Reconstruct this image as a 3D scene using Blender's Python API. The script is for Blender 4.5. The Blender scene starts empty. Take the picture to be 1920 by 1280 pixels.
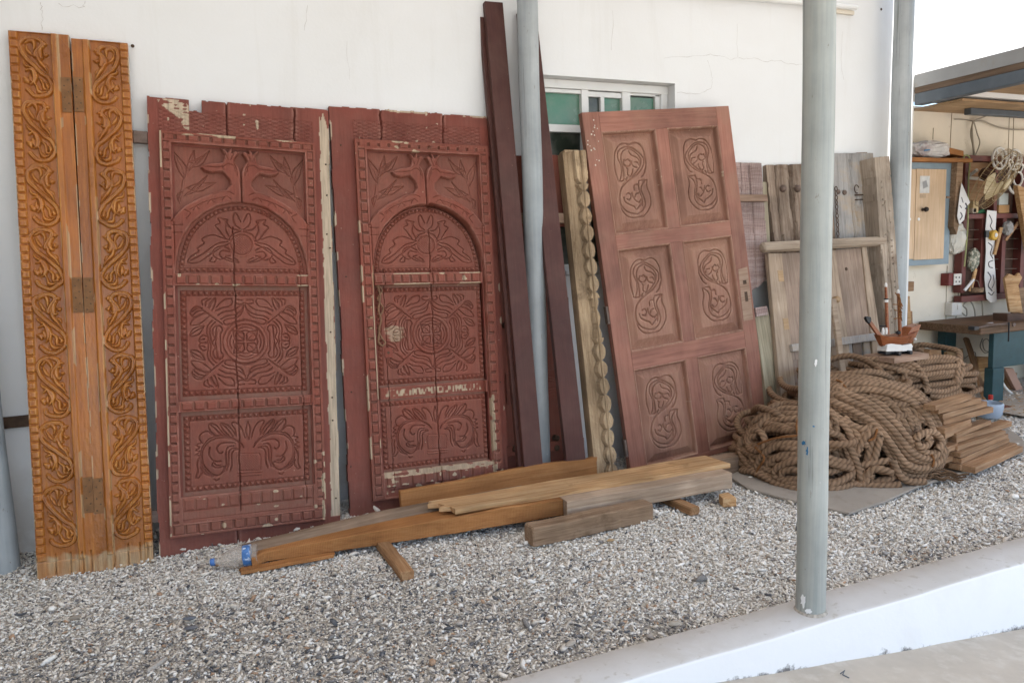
import bpy, bmesh, math, random
import numpy as np
from mathutils import Vector, Matrix

sc = bpy.context.scene
COL = sc.collection
RNG = np.random.default_rng(7)
random.seed(5)

# ------------------------------------------------------------------ camera, sky, sun, exposure
CF, CH, CD = 1400.0, 1.28, 3.85            # focal length in photo pixels, eye height above the gravel, distance to the wall
def _nrm(v): return v / np.linalg.norm(v)
_dn = _nrm(np.array([393.0, 11620.0, CF])); _vw = np.array([3290.0, -280.0, CF])
_X = _nrm(_vw - _dn * (_vw @ _dn)); _Z = -_dn; _Y = np.cross(_Z, _X)
CR = np.stack([_X, _Y, _Z])                 # world <- camera (x right, y down, z forward)
CPOS = np.array([0.0, -CD, CH])
cam_data = bpy.data.cameras.new('camera'); cam = bpy.data.objects.new('camera', cam_data); COL.objects.link(cam)
cam_data.sensor_width = 36.0; cam_data.lens = CF / 1920.0 * 36.0
cam_data.clip_start = 0.05; cam_data.clip_end = 500.0
_m = Matrix.Identity(4)
for i in range(3):
    _m[i][0] = CR[i, 0]; _m[i][1] = -CR[i, 1]; _m[i][2] = -CR[i, 2]; _m[i][3] = CPOS[i]
cam.matrix_world = _m
sc.camera = cam

SUN_EL, SUN_AZ = math.radians(64), math.radians(178)   # azimuth clockwise from +Y: the sun stands behind the camera
w = bpy.data.worlds.new('World'); sc.world = w; w.use_nodes = True
wn = w.node_tree; wn.nodes.clear()
_o = wn.nodes.new('ShaderNodeOutputWorld'); _b = wn.nodes.new('ShaderNodeBackground'); _s = wn.nodes.new('ShaderNodeTexSky')
_s.sky_type = 'NISHITA'; _s.sun_disc = False; _s.sun_elevation = SUN_EL; _s.sun_rotation = SUN_AZ; _s.dust_density = 1.5; _s.ozone_density = 0.9
_b.inputs[1].default_value = 0.15
wn.links.new(_s.outputs[0], _b.inputs[0]); wn.links.new(_b.outputs[0], _o.inputs[0])
sl = bpy.data.lights.new('sun', 'SUN'); sl.energy = 3.6; sl.angle = math.radians(0.53); sl.color = (1.0, 0.975, 0.935)
so = bpy.data.objects.new('sun', sl); COL.objects.link(so)
_to = Vector((math.sin(SUN_AZ) * math.cos(SUN_EL), math.cos(SUN_AZ) * math.cos(SUN_EL), math.sin(SUN_EL)))
so.rotation_euler = _to.to_track_quat('Z', 'Y').to_euler(); so.location = (0, -6, 8)
sc.view_settings.view_transform = 'Standard'; sc.view_settings.look = 'None'
sc.view_settings.exposure = 1.50; sc.view_settings.gamma = 1.0

# ------------------------------------------------------------------ measuring helpers: photo pixel -> place on a real plane
def ray(px, py): return CR @ np.array([px - 960.0, py - 640.0, CF])
def atz(px, py, z=0.0):
    d = ray(px, py); return CPOS + (z - CH) / d[2] * d
def aty(px, py, y=0.0):
    d = ray(px, py); return CPOS + (y + CD) / d[1] * d
def atx(px, py, x):
    d = ray(px, py); return CPOS + x / d[0] * d
def base_of(a, b, y):
    """continue the edge a->b (pixels) down until it meets the gravel at depth y"""
    a = np.array(a, float); b = np.array(b, float); lo, hi = 0.2, 6.0
    for _ in range(60):
        t = (lo + hi) / 2; p = a + (b - a) * t
        if ray(*p)[2] >= -0.02 or atz(*p)[1] > y: lo = t
        else: hi = t
    return atz(*(a + (b - a) * (lo + hi) / 2))

class Fr:
    """a leaning flat frame: U along it, V up it, N out of its face"""
    def __init__(s, bl, br, tl, tr):
        bl, br, tl, tr = [np.array(p, float) for p in (bl, br, tl, tr)]
        s.O = bl; U = _nrm(br - bl) + _nrm(tr - tl); U = _nrm(U)
        V = (tl - bl) / 2 + (tr - br) / 2; V = _nrm(V); U = _nrm(U - V * (U @ V)); s.U, s.V, s.N = U, V, np.cross(U, V)
    def mat(s):
        m = Matrix.Identity(4)
        for i in range(3): m[i][0], m[i][1], m[i][2], m[i][3] = s.U[i], s.V[i], s.N[i], s.O[i]
        return m
    def uv(s, px, py, n=0.0):
        d = ray(px, py); O = s.O + s.N * n; t = ((O - CPOS) @ s.N) / (d @ s.N); P = CPOS + t * d - s.O
        return np.array([P @ s.U, P @ s.V])
    def uvs(s, pts, n=0.0): return [tuple(s.uv(x, y, n)) for x, y in pts]
def lean(tl, tr, bl, br, yt=-0.04, zb=0.0):
    return Fr(atz(*bl, zb), atz(*br, zb), aty(*tl, yt), aty(*tr, yt))
def lean2(tl, ml, tr, mr, yt, yb):
    return Fr(base_of(tl, ml, yb), base_of(tr, mr, yb), aty(*tl, yt), aty(*tr, yt))

# ------------------------------------------------------------------ objects
def tag(o, label=None, cat=None, group=None, kind=None):
    if label: o['label'] = label
    if cat: o['category'] = cat
    if group: o['group'] = group
    if kind: o['kind'] = kind
    return o
def thing(name, label, cat, mat=None, group=None):
    o = bpy.data.objects.new(name, None); COL.objects.link(o); o.empty_display_size = 0.1
    if mat is not None: o.matrix_world = mat
    return tag(o, label, cat, group)
def T(x, y, z, rz=0.0): return Matrix.Translation((x, y, z)) @ Matrix.Rotation(rz, 4, 'Z')
def link(name, me, mat, parent=None, smooth=False):
    if mat is not None: me.materials.append(mat)
    if smooth: me.polygons.foreach_set('use_smooth', [True] * len(me.polygons))
    o = bpy.data.objects.new(name, me); COL.objects.link(o)
    if parent is not None: o.parent = parent
    return o
def mesh_np(name, V, F, mat, parent=None, smooth=True, attrs=None):
    """F: (n,3) or (n,4) int array"""
    V = np.asarray(V, np.float32); F = np.asarray(F, np.int32); me = bpy.data.meshes.new(name); k = F.shape[1]
    me.vertices.add(len(V)); me.vertices.foreach_set('co', V.ravel())
    me.loops.add(F.size); me.loops.foreach_set('vertex_index', F.ravel())
    me.polygons.add(len(F)); me.polygons.foreach_set('loop_start', np.arange(0, F.size, k, dtype=np.int32))
    me.polygons.foreach_set('use_smooth', np.full(len(F), smooth))
    me.update(calc_edges=True); me.validate()
    for an, (ty, data) in (attrs or {}).items():
        a = me.attributes.new(an, ty, 'POINT'); data = np.asarray(data, np.float32)
        a.data.foreach_set('color' if ty == 'FLOAT_COLOR' else 'value', data.ravel())
    me.materials.append(mat); o = bpy.data.objects.new(name, me); COL.objects.link(o)
    if parent is not None: o.parent = parent
    return o

class MB:
    def __init__(s): s.v = []; s.f = []
    def add(s, vs, fs):
        b = len(s.v); s.v += [tuple(map(float, v)) for v in vs]; s.f += [tuple(b + i for i in f) for f in fs]; return s
    def box(s, x0, x1, y0, y1, z0, z1):
        return s.add([(x0,y0,z0),(x1,y0,z0),(x1,y1,z0),(x0,y1,z0),(x0,y0,z1),(x1,y0,z1),(x1,y1,z1),(x0,y1,z1)],
                     [(0,3,2,1),(4,5,6,7),(0,1,5,4),(1,2,6,5),(2,3,7,6),(3,0,4,7)])
    def hexa(s, lo, hi):
        return s.add(list(lo) + list(hi), [(0,3,2,1),(4,5,6,7),(0,1,5,4),(1,2,6,5),(2,3,7,6),(3,0,4,7)])
    def prism(s, poly, z0, z1):
        n = len(poly); return s.add([(x, y, z0) for x, y in poly] + [(x, y, z1) for x, y in poly],
            [tuple(range(n - 1, -1, -1)), tuple(range(n, 2 * n))] + [(i, (i + 1) % n, n + (i + 1) % n, n + i) for i in range(n)])
    def tube(s, path, r, seg=10, caps=True):
        P = [np.array(p, float) for p in path]; n = len(P); R = r if hasattr(r, '__len__') else [r] * n
        vs = []; up = None
        for i in range(n):
            t = _nrm(P[min(i + 1, n - 1)] - P[max(i - 1, 0)])
            if up is None: up = np.array([0, 0, 1.0]) if abs(t[2]) < 0.9 else np.array([1.0, 0, 0])
            a = _nrm(np.cross(t, up)); b = np.cross(a, t); up = b
            for k in range(seg):
                q = 2 * math.pi * k / seg; vs.append(P[i] + R[i] * (a * math.cos(q) + b * math.sin(q)))
        fs = [(i*seg+k, i*seg+(k+1) % seg, (i+1)*seg+(k+1) % seg, (i+1)*seg+k) for i in range(n-1) for k in range(seg)]
        if caps: fs += [tuple(range(seg - 1, -1, -1)), tuple(range((n-1)*seg, n*seg))]
        return s.add(vs, fs)
    def lathe(s, c, prof, seg=20, axis=None):
        """prof: (radius, height) pairs along axis (default z)"""
        ax = np.array([0, 0, 1.0]) if axis is None else _nrm(np.array(axis, float))
        a = _nrm(np.cross(ax, [0.3, 0.9, 0.1] if abs(ax[1]) < 0.9 else [1, 0, 0.2])); b = np.cross(ax, a); c = np.array(c, float)
        vs = [c + ax * h + r * (a * math.cos(2*math.pi*k/seg) + b * math.sin(2*math.pi*k/seg)) for r, h in prof for k in range(seg)]
        n = len(prof)
        fs = [(i*seg+k, i*seg+(k+1) % seg, (i+1)*seg+(k+1) % seg, (i+1)*seg+k) for i in range(n-1) for k in range(seg)]
        return s.add(vs, fs + [tuple(range(seg - 1, -1, -1)), tuple(range((n-1)*seg, n*seg))])
    def build(s, name, mat, parent=None, smooth=False, bevel=0.0, seg=2, world=None):
        me = bpy.data.meshes.new(name); me.from_pydata(s.v, [], s.f); me.update()
        bm = bmesh.new(); bm.from_mesh(me); bmesh.ops.recalc_face_normals(bm, faces=bm.faces)
        if bevel > 0:
            es = [e for e in bm.edges if len(e.link_faces) == 2 and e.calc_face_angle(0) > 0.5]
            bmesh.ops.bevel(bm, geom=es, offset=bevel, segments=seg, affect='EDGES', profile=0.5, clamp_overlap=True)
        bm.to_mesh(me); bm.free()
        if smooth:
            o = link(name, me, mat, parent, True)
            try: me.set_sharp_from_angle(angle=math.radians(42))
            except Exception: pass
        else: o = link(name, me, mat, parent, False)
        if world is not None: o.matrix_world = world
        return o

def vn(x, y, seed=0):
    """value noise in -1..1"""
    x = np.asarray(x, float); y = np.asarray(y, float)
    def h(i, j):
        n = (i * 374761393 + j * 668265263 + seed * 1442695041) & 0x7fffffff
        n = ((n ^ (n >> 13)) * 1274126177) & 0x7fffffff
        return ((n ^ (n >> 16)) & 0xffff) / 32767.5 - 1.0
    xi = np.floor(x).astype(np.int64); yi = np.floor(y).astype(np.int64); fx = x - xi; fy = y - yi
    fx = fx*fx*(3-2*fx); fy = fy*fy*(3-2*fy)
    return (h(xi,yi)*(1-fx)+h(xi+1,yi)*fx)*(1-fy)+(h(xi,yi+1)*(1-fx)+h(xi+1,yi+1)*fx)*fy

def board(name, mat, A, B, wv, tv, parent=None, jit=0.0015, cham=0.004, taper=1.0, ends=0.0, n=None, seed=0, bow=0.0):
    """a sawn timber from A to B (centres of its end faces), wv and tv half extents; local x runs along the grain"""
    A, B, wv, tv = [np.array(q, float) for q in (A, B, wv, tv)]
    L = np.linalg.norm(B - A); X = (B - A) / L; Y = wv - X * (wv @ X); hw = np.linalg.norm(Y); Y = Y / hw
    Z = np.cross(X, Y); ht = abs(tv @ Z); n = n or max(3, int(L / 0.06)); r = np.random.default_rng(seed + 11)
    c = min(cham, ht * 0.45, hw * 0.45); vs = []; ring = 8
    for i in range(n + 1):
        t = i / n; s = 1 + (taper - 1) * t; a, b = hw * s, ht * s; x = t * L; cc = c * (1.6 if i in (0, n) else 1)
        if i == 1: x = min(c * 1.2, x)
        if i == n - 1: x = max(L - c * 1.2, x)
        if i in (0, n): a -= c * .7; b -= c * .7
        pr = [(-a+cc,-b),(a-cc,-b),(a,-b+cc),(a,b-cc),(a-cc,b),(-a+cc,b),(-a,b-cc),(-a,-b+cc)]
        dy, dz = r.normal(0, jit, 2); dz += bow * math.sin(math.pi * t)
        for y, z in pr:
            e = r.normal(0, ends) if i in (0, n) else 0
            vs.append((x + e, y + dy + r.normal(0, jit * .4), z + dz + r.normal(0, jit * .4)))
    fs = [(i*8+k, i*8+(k+1) % 8, (i+1)*8+(k+1) % 8, (i+1)*8+k) for i in range(n) for k in range(8)] + [tuple(range(7,-1,-1)), tuple(range(n*8, n*8+8))]
    m = Matrix.Identity(4)
    for i in range(3): m[i][0], m[i][1], m[i][2], m[i][3] = X[i], Y[i], Z[i], A[i]
    o = MB().add(vs, fs).build(name, mat, parent, smooth=False)
    if parent is None: o.matrix_world = m
    else: o.matrix_local = m
    return o

# ------------------------------------------------------------------ materials
def srgb(r, g, b, k=1.0):
    f = lambda c: (c / 255.0 / 12.92 if c <= 10 else ((c / 255.0 + 0.055) / 1.055) ** 2.4) * k
    return (f(r), f(g), f(b))
class Mt:
    def __init__(s, name):
        s.m = bpy.data.materials.new(name); s.m.use_nodes = True; s.t = s.m.node_tree; s.t.nodes.clear()
        s.out = s.n('ShaderNodeOutputMaterial'); s.p = s.n('ShaderNodeBsdfPrincipled'); s.l(s.p.outputs[0], s.out.inputs[0])
        s.tc = s.n('ShaderNodeTexCoord')
    def n(s, ty, **kw):
        q = s.t.nodes.new(ty)
        for k, v in kw.items(): setattr(q, k, v)
        return q
    def l(s, a, b): s.t.links.new(a, b)
    def coords(s, scale=(1,1,1), rand=True, kind='Object'):
        mp = s.n('ShaderNodeMapping'); mp.inputs['Scale'].default_value = scale; src = s.tc.outputs[kind]
        if rand:
            oi = s.n('ShaderNodeObjectInfo'); mu = s.n('ShaderNodeMath', operation='MULTIPLY'); mu.inputs[1].default_value = 37.0
            s.l(oi.outputs['Random'], mu.inputs[0]); ad = s.n('ShaderNodeVectorMath', operation='ADD')
            s.l(src, ad.inputs[0]); s.l(mu.outputs[0], ad.inputs[1]); src = ad.outputs[0]
        s.l(src, mp.inputs[0]); return mp.outputs[0]
    def noise(s, vec, scale, detail=4, rough=0.55, dist=0.0):
        q = s.n('ShaderNodeTexNoise'); q.inputs['Scale'].default_value = scale; q.inputs['Detail'].default_value = detail
        q.inputs['Roughness'].default_value = rough; q.inputs['Distortion'].default_value = dist; s.l(vec, q.inputs['Vector']); return q.outputs['Fac']
    def ramp(s, fac, stops, interp='LINEAR'):
        q = s.n('ShaderNodeValToRGB'); e = q.color_ramp.elements; q.color_ramp.interpolation = interp
        while len(e) < len(stops): e.new(0.5)
        for el, (p, c) in zip(e, stops):
            el.position = p; el.color = (c, c, c, 1) if not hasattr(c, '__len__') else (*c[:3], 1)
        s.l(fac, q.inputs[0]); return q.outputs[0]
    def mix(s, fac, a, b, mode='MIX'):
        q = s.n('ShaderNodeMix', data_type='RGBA', blend_type=mode); fi, ai, bi = q.inputs[0], q.inputs[6], q.inputs[7]
        for inp, v in ((fi, fac), (ai, a), (bi, b)):
            if hasattr(v, 'links') or hasattr(v, 'is_output'): s.l(v, inp)
            elif inp is fi: inp.default_value = v
            else: inp.default_value = (*v[:3], 1)
        return q.outputs[2]
    def math(s, op, a, b=0.0):
        q = s.n('ShaderNodeMath', operation=op, use_clamp=False)
        for i, v in ((0, a), (1, b)):
            if hasattr(v, 'is_output'): s.l(v, q.inputs[i])
            else: q.inputs[i].default_value = v
        return q.outputs[0]
    def attr(s, name):
        q = s.n('ShaderNodeAttribute'); q.attribute_name = name; return q
    def bump(s, h, strength=0.3, dist=0.002):
        q = s.n('ShaderNodeBump'); q.inputs['Strength'].default_value = strength; q.inputs['Distance'].default_value = dist
        s.l(h, q.inputs['Height']); s.l(q.outputs[0], s.p.inputs['Normal']); return q
    def fin(s, col, rough=0.6, spec=0.4, metal=0.0):
        if hasattr(col, 'is_output'): s.l(col, s.p.inputs['Base Color'])
        else: s.p.inputs['Base Color'].default_value = (*col[:3], 1)
        if hasattr(rough, 'is_output'): s.l(rough, s.p.inputs['Roughness'])
        else: s.p.inputs['Roughness'].default_value = rough
        s.p.inputs['Specular IOR Level'].default_value = spec; s.p.inputs['Metallic'].default_value = metal
        return s.m

def wood(name, dark, mid, light, axis='X', rough=0.62, spec=0.14, wear=None, scale=1.0, bump=0.35, spots=None, chip=None, knots=True, large=0.35, saw=0.0):
    s = Mt(name); ai = 'XYZ'.index(axis)
    def sc3(a, b): return tuple((a if i == ai else b) * scale for i in range(3))
    v = s.coords(sc3(1.1, 25)); n1 = s.noise(v, 2.2, 8, 0.62, 0.9); v2 = s.coords(sc3(5, 150)); n2 = s.noise(v2, 1.5, 4, 0.6)
    v3 = s.coords((1,1,1)); n3 = s.noise(v3, 3.0, 4, 0.5, 0.4)
    f = s.math('ADD', s.math('MULTIPLY', n1, 0.75), s.math('MULTIPLY', n2, 0.25))
    c = s.ramp(f, [(0.28, dark), (0.48, mid), (0.68, light)])
    c = s.mix(1.0, c, s.ramp(n3, [(0.3, 1.0 - large), (0.7, 1.0 + large * .45)]), 'MULTIPLY')
    if spots:  # (colour, scale, lo, hi)
        sp = s.ramp(s.noise(s.coords((1,1,1)), spots[1], 5, 0.65, 0.3), [(spots[2], 0.0), (spots[3], 1.0)]); c = s.mix(sp, c, spots[0])
    hh = f
    if saw:
        wv = s.n('ShaderNodeTexWave'); wv.bands_direction = axis; wv.inputs['Scale'].default_value = saw; wv.inputs['Distortion'].default_value = 2.5
        wv.inputs['Detail'].default_value = 3; s.l(s.coords((1,1,1)), wv.inputs['Vector'])
        c = s.mix(0.22, c, s.ramp(wv.outputs['Fac'], [(0.2, 0.45), (0.8, 1.0)]), 'MULTIPLY'); hh = s.math('ADD', f, s.math('MULTIPLY', wv.outputs['Fac'], 0.3))
    if chip is not None:
        a = s.attr('chip'); cc = s.ramp(n2, [(0.3, tuple(x * .55 for x in chip)), (0.65, chip)]); c = s.mix(a.outputs['Fac'], c, cc)
    if wear is not None:
        c = s.mix(s.math('MULTIPLY', s.attr('wear').outputs['Fac'], s.ramp(n1, [(0.35, 0.35), (0.6, 1.0)])), c, wear)
    s.bump(hh, bump, 0.004)
    rr = s.math('ADD', s.math('MULTIPLY', n3, 0.25), rough - 0.12)
    return s.fin(c, rr, spec)

def painted(name, base, dust, chip, rough=0.5, wear=(0.38, 0.185, 0.14), axis='Y', spec=0.16):
    """old paint: fades, dust film, scratches; the 'chip' attribute bares the wood, 'dust' lays brown dust where carvers' recesses hold it"""
    s = Mt(name); ai = 'XYZ'.index(axis)
    v = s.coords((1,1,1)); n1 = s.noise(v, 2.6, 6, 0.6, 0.5)
    g = s.noise(s.coords(tuple(3 if i == ai else 60 for i in range(3))), 1.6, 5, 0.6, 0.4); n3 = s.noise(v, 34, 5, 0.65)
    c = s.mix(1.0, base, s.ramp(n1, [(0.28, 0.72), (0.72, 1.18)]), 'MULTIPLY')
    c = s.mix(s.math('MULTIPLY', s.ramp(s.noise(v, 4.5, 6, 0.65, 0.6), [(0.42, 0.0), (0.72, 1.0)]), 0.26), c, dust)
    c = s.mix(1.0, c, s.ramp(g, [(0.3, 0.86), (0.7, 1.08)]), 'MULTIPLY')
    d = s.attr('dust'); c = s.mix(s.math('MULTIPLY', d.outputs['Fac'], s.ramp(n3, [(0.3, 0.45), (0.6, 0.95)])), c, dust)
    c = s.mix(s.math('MULTIPLY', s.attr('wear').outputs['Fac'], s.ramp(n3, [(0.3, 0.3), (0.6, 1.0)])), c, wear)
    ch = s.attr('chip'); sp = s.ramp(s.noise(v, 55, 3, 0.5), [(0.735, 0.0), (0.765, 1.0)])
    cw = s.ramp(g, [(0.3, tuple(x * .6 for x in chip)), (0.6, chip)])
    c = s.mix(s.math('MAXIMUM', ch.outputs['Fac'], s.math('MULTIPLY', sp, 0.7)), c, cw)
    s.bump(s.math('ADD', g, s.math('MULTIPLY', n3, 0.4)), 0.3, 0.002)
    return s.fin(c, s.math('ADD', s.math('MULTIPLY', n1, 0.3), rough - 0.1), spec)

def plain(name, col, rough=0.5, spec=0.4, metal=0.0, var=0.18, scale=8.0, bump=0.1, dirt=None):
    s = Mt(name); v = s.coords((1,1,1)); n = s.noise(v, scale, 5, 0.6)
    c = s.mix(1.0, col, s.ramp(n, [(0.25, 1 - var), (0.75, 1 + var * .5)]), 'MULTIPLY')
    if dirt: c = s.mix(s.ramp(s.noise(v, dirt[1], 6, 0.65), [(dirt[2], 0.0), (dirt[3], 1.0)]), c, dirt[0])
    if bump: s.bump(s.noise(v, scale * 12, 3), bump, 0.002)
    return s.fin(c, rough, spec, metal)

# ------------------------------------------------------------------ setting materials
def plaster():
    s = Mt('white_plaster'); v = s.coords((1,1,1), rand=False)
    c = s.mix(s.ramp(s.noise(v, 0.9, 5, 0.6, 0.4), [(0.4, 0.0), (0.75, 1.0)]), (0.79, 0.795, 0.79), (0.74, 0.735, 0.715))
    st = s.noise(s.coords((9, 9, 0.7), rand=False), 1.0, 6, 0.65, 0.5)
    c = s.mix(s.math('MULTIPLY', s.ramp(st, [(0.55, 0.0), (0.8, 1.0)]), 0.35), c, (0.62, 0.60, 0.55))
    sep = s.n('ShaderNodeSeparateXYZ'); s.l(s.tc.outputs['Object'], sep.inputs[0])
    low = s.ramp(sep.outputs['Z'], [(0.0, 1.0), (0.55, 0.0)]); dm = s.ramp(s.noise(v, 3.5, 6, 0.7), [(0.38, 0.0), (0.62, 1.0)])
    c = s.mix(s.math('MULTIPLY', s.math('MULTIPLY', low, dm), 0.6), c, (0.42, 0.37, 0.31))
    b = s.math('ADD', s.noise(v, 60, 4, 0.6), s.math('MULTIPLY', s.noise(v, 7, 4), 1.5)); s.bump(b, 0.18, 0.003)
    return s.fin(c, 0.75, 0.25)
M = {}
M['plaster'] = plaster()
M['lightblock'] = plain('light_block_render', (0.20, 0.17, 0.14), .85, .2, scale=2)  # kept dark so the added wall bounces little light
M['crack'] = plain('plaster_crack', (0.5, 0.47, 0.43), 0.9, 0.1)
M['alu'] = plain('white_aluminium', (0.80, 0.80, 0.78), 0.4, 0.5, var=0.06, dirt=((0.55, 0.52, 0.46), 7, 0.6, 0.85))
def glass(name, col):
    s = Mt(name); n = s.noise(s.coords((1, 1, 1)), 5, 5, 0.6); g = s.mix(s.ramp(n, [(0.4, 0.0), (0.8, 0.5)]), col, (0.30, 0.30, 0.26))
    return s.fin(g, s.ramp(n, [(0.3, 0.08), (0.7, 0.32)]), 0.6)
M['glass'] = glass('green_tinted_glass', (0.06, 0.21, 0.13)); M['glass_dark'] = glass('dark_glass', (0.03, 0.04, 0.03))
M['cream'] = plain('cream_board', (0.80, 0.725, 0.60), 0.65, 0.3, var=0.12, scale=3, dirt=((0.42, 0.33, 0.22), 6, 0.62, 0.8))
def galv(name, base, streak):
    s = Mt(name); v = s.coords((26, 26, 0.9)); n = s.noise(v, 1.2, 6, 0.65, 0.3); n2 = s.noise(s.coords((1, 1, 1)), 3.5, 6, 0.6)
    n3 = s.noise(s.coords((3, 3, 1)), 14, 5, 0.7)
    c = s.mix(s.ramp(n, [(0.36, 0.0), (0.66, 1.0)]), base, streak); c = s.mix(1.0, c, s.ramp(n2, [(0.3, 0.8), (0.7, 1.15)]), 'MULTIPLY')
    c = s.mix(s.ramp(n3, [(0.66, 0.0), (0.70, 0.75)]), c, (0.20, 0.17, 0.13)); c = s.mix(s.ramp(s.noise(s.coords((1, 1, 1)), 11, 5, 0.7), [(0.70, 0.0), (0.74, 0.8)]), c, (0.72, 0.70, 0.66))
    c = s.mix(s.ramp(s.noise(s.coords((55, 55, 1.3)), 1.0, 5, 0.6), [(0.63, 0.0), (0.69, 0.75)]), c, (0.15, 0.15, 0.14))
    s.bump(n3, 0.12, 0.002)
    return s.fin(c, s.ramp(n2, [(0.3, 0.42), (0.7, 0.6)]), 0.45, 0.0)
M['pole_blue'] = galv('pole_paint_blue', (0.31, 0.34, 0.35), (0.41, 0.43, 0.43)); M['pole_grey'] = galv('pole_paint_grey', (0.30, 0.325, 0.305), (0.42, 0.425, 0.385))
def kerbmat():
    s = Mt('kerb_paint'); v = s.coords((1, 1, 1), rand=False); g = s.n('ShaderNodeNewGeometry'); sp = s.n('ShaderNodeSeparateXYZ'); s.l(g.outputs['Normal'], sp.inputs[0])
    up = s.ramp(sp.outputs['Z'], [(0.55, 0.0), (0.8, 1.0)]); n = s.noise(v, 2.2, 7, 0.65, 0.4); nf = s.noise(v, 30, 5, 0.6)
    top = s.mix(s.ramp(n, [(0.35, 0.0), (0.68, 1.0)]), (0.59, 0.57, 0.545), (0.49, 0.46, 0.42)); top = s.mix(s.ramp(nf, [(0.60, 0), (0.70, .6)]), top, (0.36, 0.32, 0.26)); top = s.mix(s.ramp(s.noise(v, 1.3, 8, .7, 1.0), [(0.55, 0), (0.72, .5)]), top, (0.42, 0.365, 0.29))
    fr = s.mix(s.ramp(n, [(0.5, 0.0), (0.8, 0.35)]), (0.80, 0.80, 0.785), (0.62, 0.58, 0.5))
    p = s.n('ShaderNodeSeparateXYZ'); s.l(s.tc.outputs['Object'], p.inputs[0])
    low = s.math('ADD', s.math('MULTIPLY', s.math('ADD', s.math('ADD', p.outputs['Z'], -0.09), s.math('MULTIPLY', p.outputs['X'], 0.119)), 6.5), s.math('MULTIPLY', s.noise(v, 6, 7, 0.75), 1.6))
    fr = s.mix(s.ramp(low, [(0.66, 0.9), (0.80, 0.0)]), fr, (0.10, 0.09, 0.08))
    c = s.mix(up, fr, top); s.bump(s.math('ADD', nf, n), 0.25, 0.004); return s.fin(c, 0.7, 0.3)
M['kerb'] = kerbmat()
M['floor'] = plain('floor_concrete', (0.50, 0.44, 0.365), 0.8, 0.25, var=0.2, scale=5, bump=0.3, dirt=((0.55, 0.5, 0.43), 14, 0.5, 0.7))
M['sand'] = plain('pale_sand', (0.40, 0.37, 0.325), 0.9, 0.1, var=0.2, scale=1.5)
M['bed'] = plain('gravel_bed_dirt', (0.52, 0.47, 0.40), 0.9, 0.1, var=0.5, scale=70, bump=0.8)
M['roofsheet'] = plain('roof_sheet', (0.30, 0.30, 0.295), 0.55, 0.4, var=0.15, scale=2, dirt=((0.26, 0.2, 0.14), 5, 0.55, 0.8))
def fibreglass():
    s = Mt('translucent_roof_sheet'); t = s.n('ShaderNodeBsdfTranslucent'); t.inputs['Color'].default_value = (0.43, 0.425, 0.415, 1); d = s.n('ShaderNodeBsdfDiffuse'); d.inputs['Color'].default_value = (0.30, 0.30, 0.29, 1)
    a = s.n('ShaderNodeAddShader'); s.l(t.outputs[0], a.inputs[0]); s.l(d.outputs[0], a.inputs[1]); s.l(a.outputs[0], s.out.inputs[0]); return s.m
M['fibre'] = fibreglass()  # unseen canopy made translucent to add soft light from above
M['ply'] = wood('plywood', (0.30, 0.19, 0.10), (0.42, 0.28, 0.16), (0.50, 0.36, 0.22), 'X')
M['purlin'] = wood('brown_purlin', (0.09, 0.058, 0.038), (0.15, 0.10, 0.068), (0.20, 0.14, 0.095), 'Y')
M['steelblue'] = plain('blue_grey_steel', (0.085, 0.103, 0.122), 0.5, 0.4, var=0.2, scale=12)
M['rust'] = plain('rusty_steel', (0.09, 0.055, 0.035), 0.8, 0.3, var=0.5, scale=30, bump=0.4)
M['iron'] = plain('old_iron', (0.17, 0.12, 0.095), 0.65, 0.4, 0.25, var=0.4, scale=40, bump=0.3)

# ------------------------------------------------------------------ ground, floor, gravel bed
def sheet(name, x0, x1, y0, y1, z, mat):
    return tag(mesh_np(name, [(x0,y0,z),(x1,y0,z),(x1,y1,z),(x0,y1,z)], [(0,1,2,3)], mat, smooth=False), kind='structure')
sheet('ground', -80, 80, -80, 80, -0.75, M['sand'])
def floorz(x): return np.clip(0.09 - 0.119 * x, -0.72, -0.03)
fx, fy = np.meshgrid(np.linspace(-7, 10, 120), np.linspace(-7.5, -2.0, 60)); V = np.stack([fx, fy, floorz(fx) + .003 * vn(fx * 2, fy * 2, 4)], -1).reshape(-1, 3); I = np.arange(7200).reshape(60, 120)
tag(mesh_np('floor', V, np.stack([I[:-1,:-1], I[:-1,1:], I[1:,1:], I[1:,:-1]], -1).reshape(-1, 4), M['floor']), kind='structure')
def bedz(x, y):
    return -0.012 + 0.010 * vn(x * 2.1, y * 2.1, 3) + 0.006 * vn(x * 7, y * 7, 4) + 0.02 * np.clip((y + 0.45) / 0.45, 0, 1) - 0.012 * np.clip((-1.65 - y) / 0.3, 0, 1)
gx, gy = np.meshgrid(np.linspace(-4, 9, 400), np.linspace(-1.96, 0.42, 100)); V = np.stack([gx, gy, bedz(gx, gy)], -1).reshape(-1, 3)
I = np.arange(400 * 100).reshape(100, 400); F = np.stack([I[:-1,:-1], I[:-1,1:], I[1:,1:], I[1:,:-1]], -1).reshape(-1, 4)
tag(mesh_np('gravel_bed', V, F, M['bed']), kind='structure')

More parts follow.
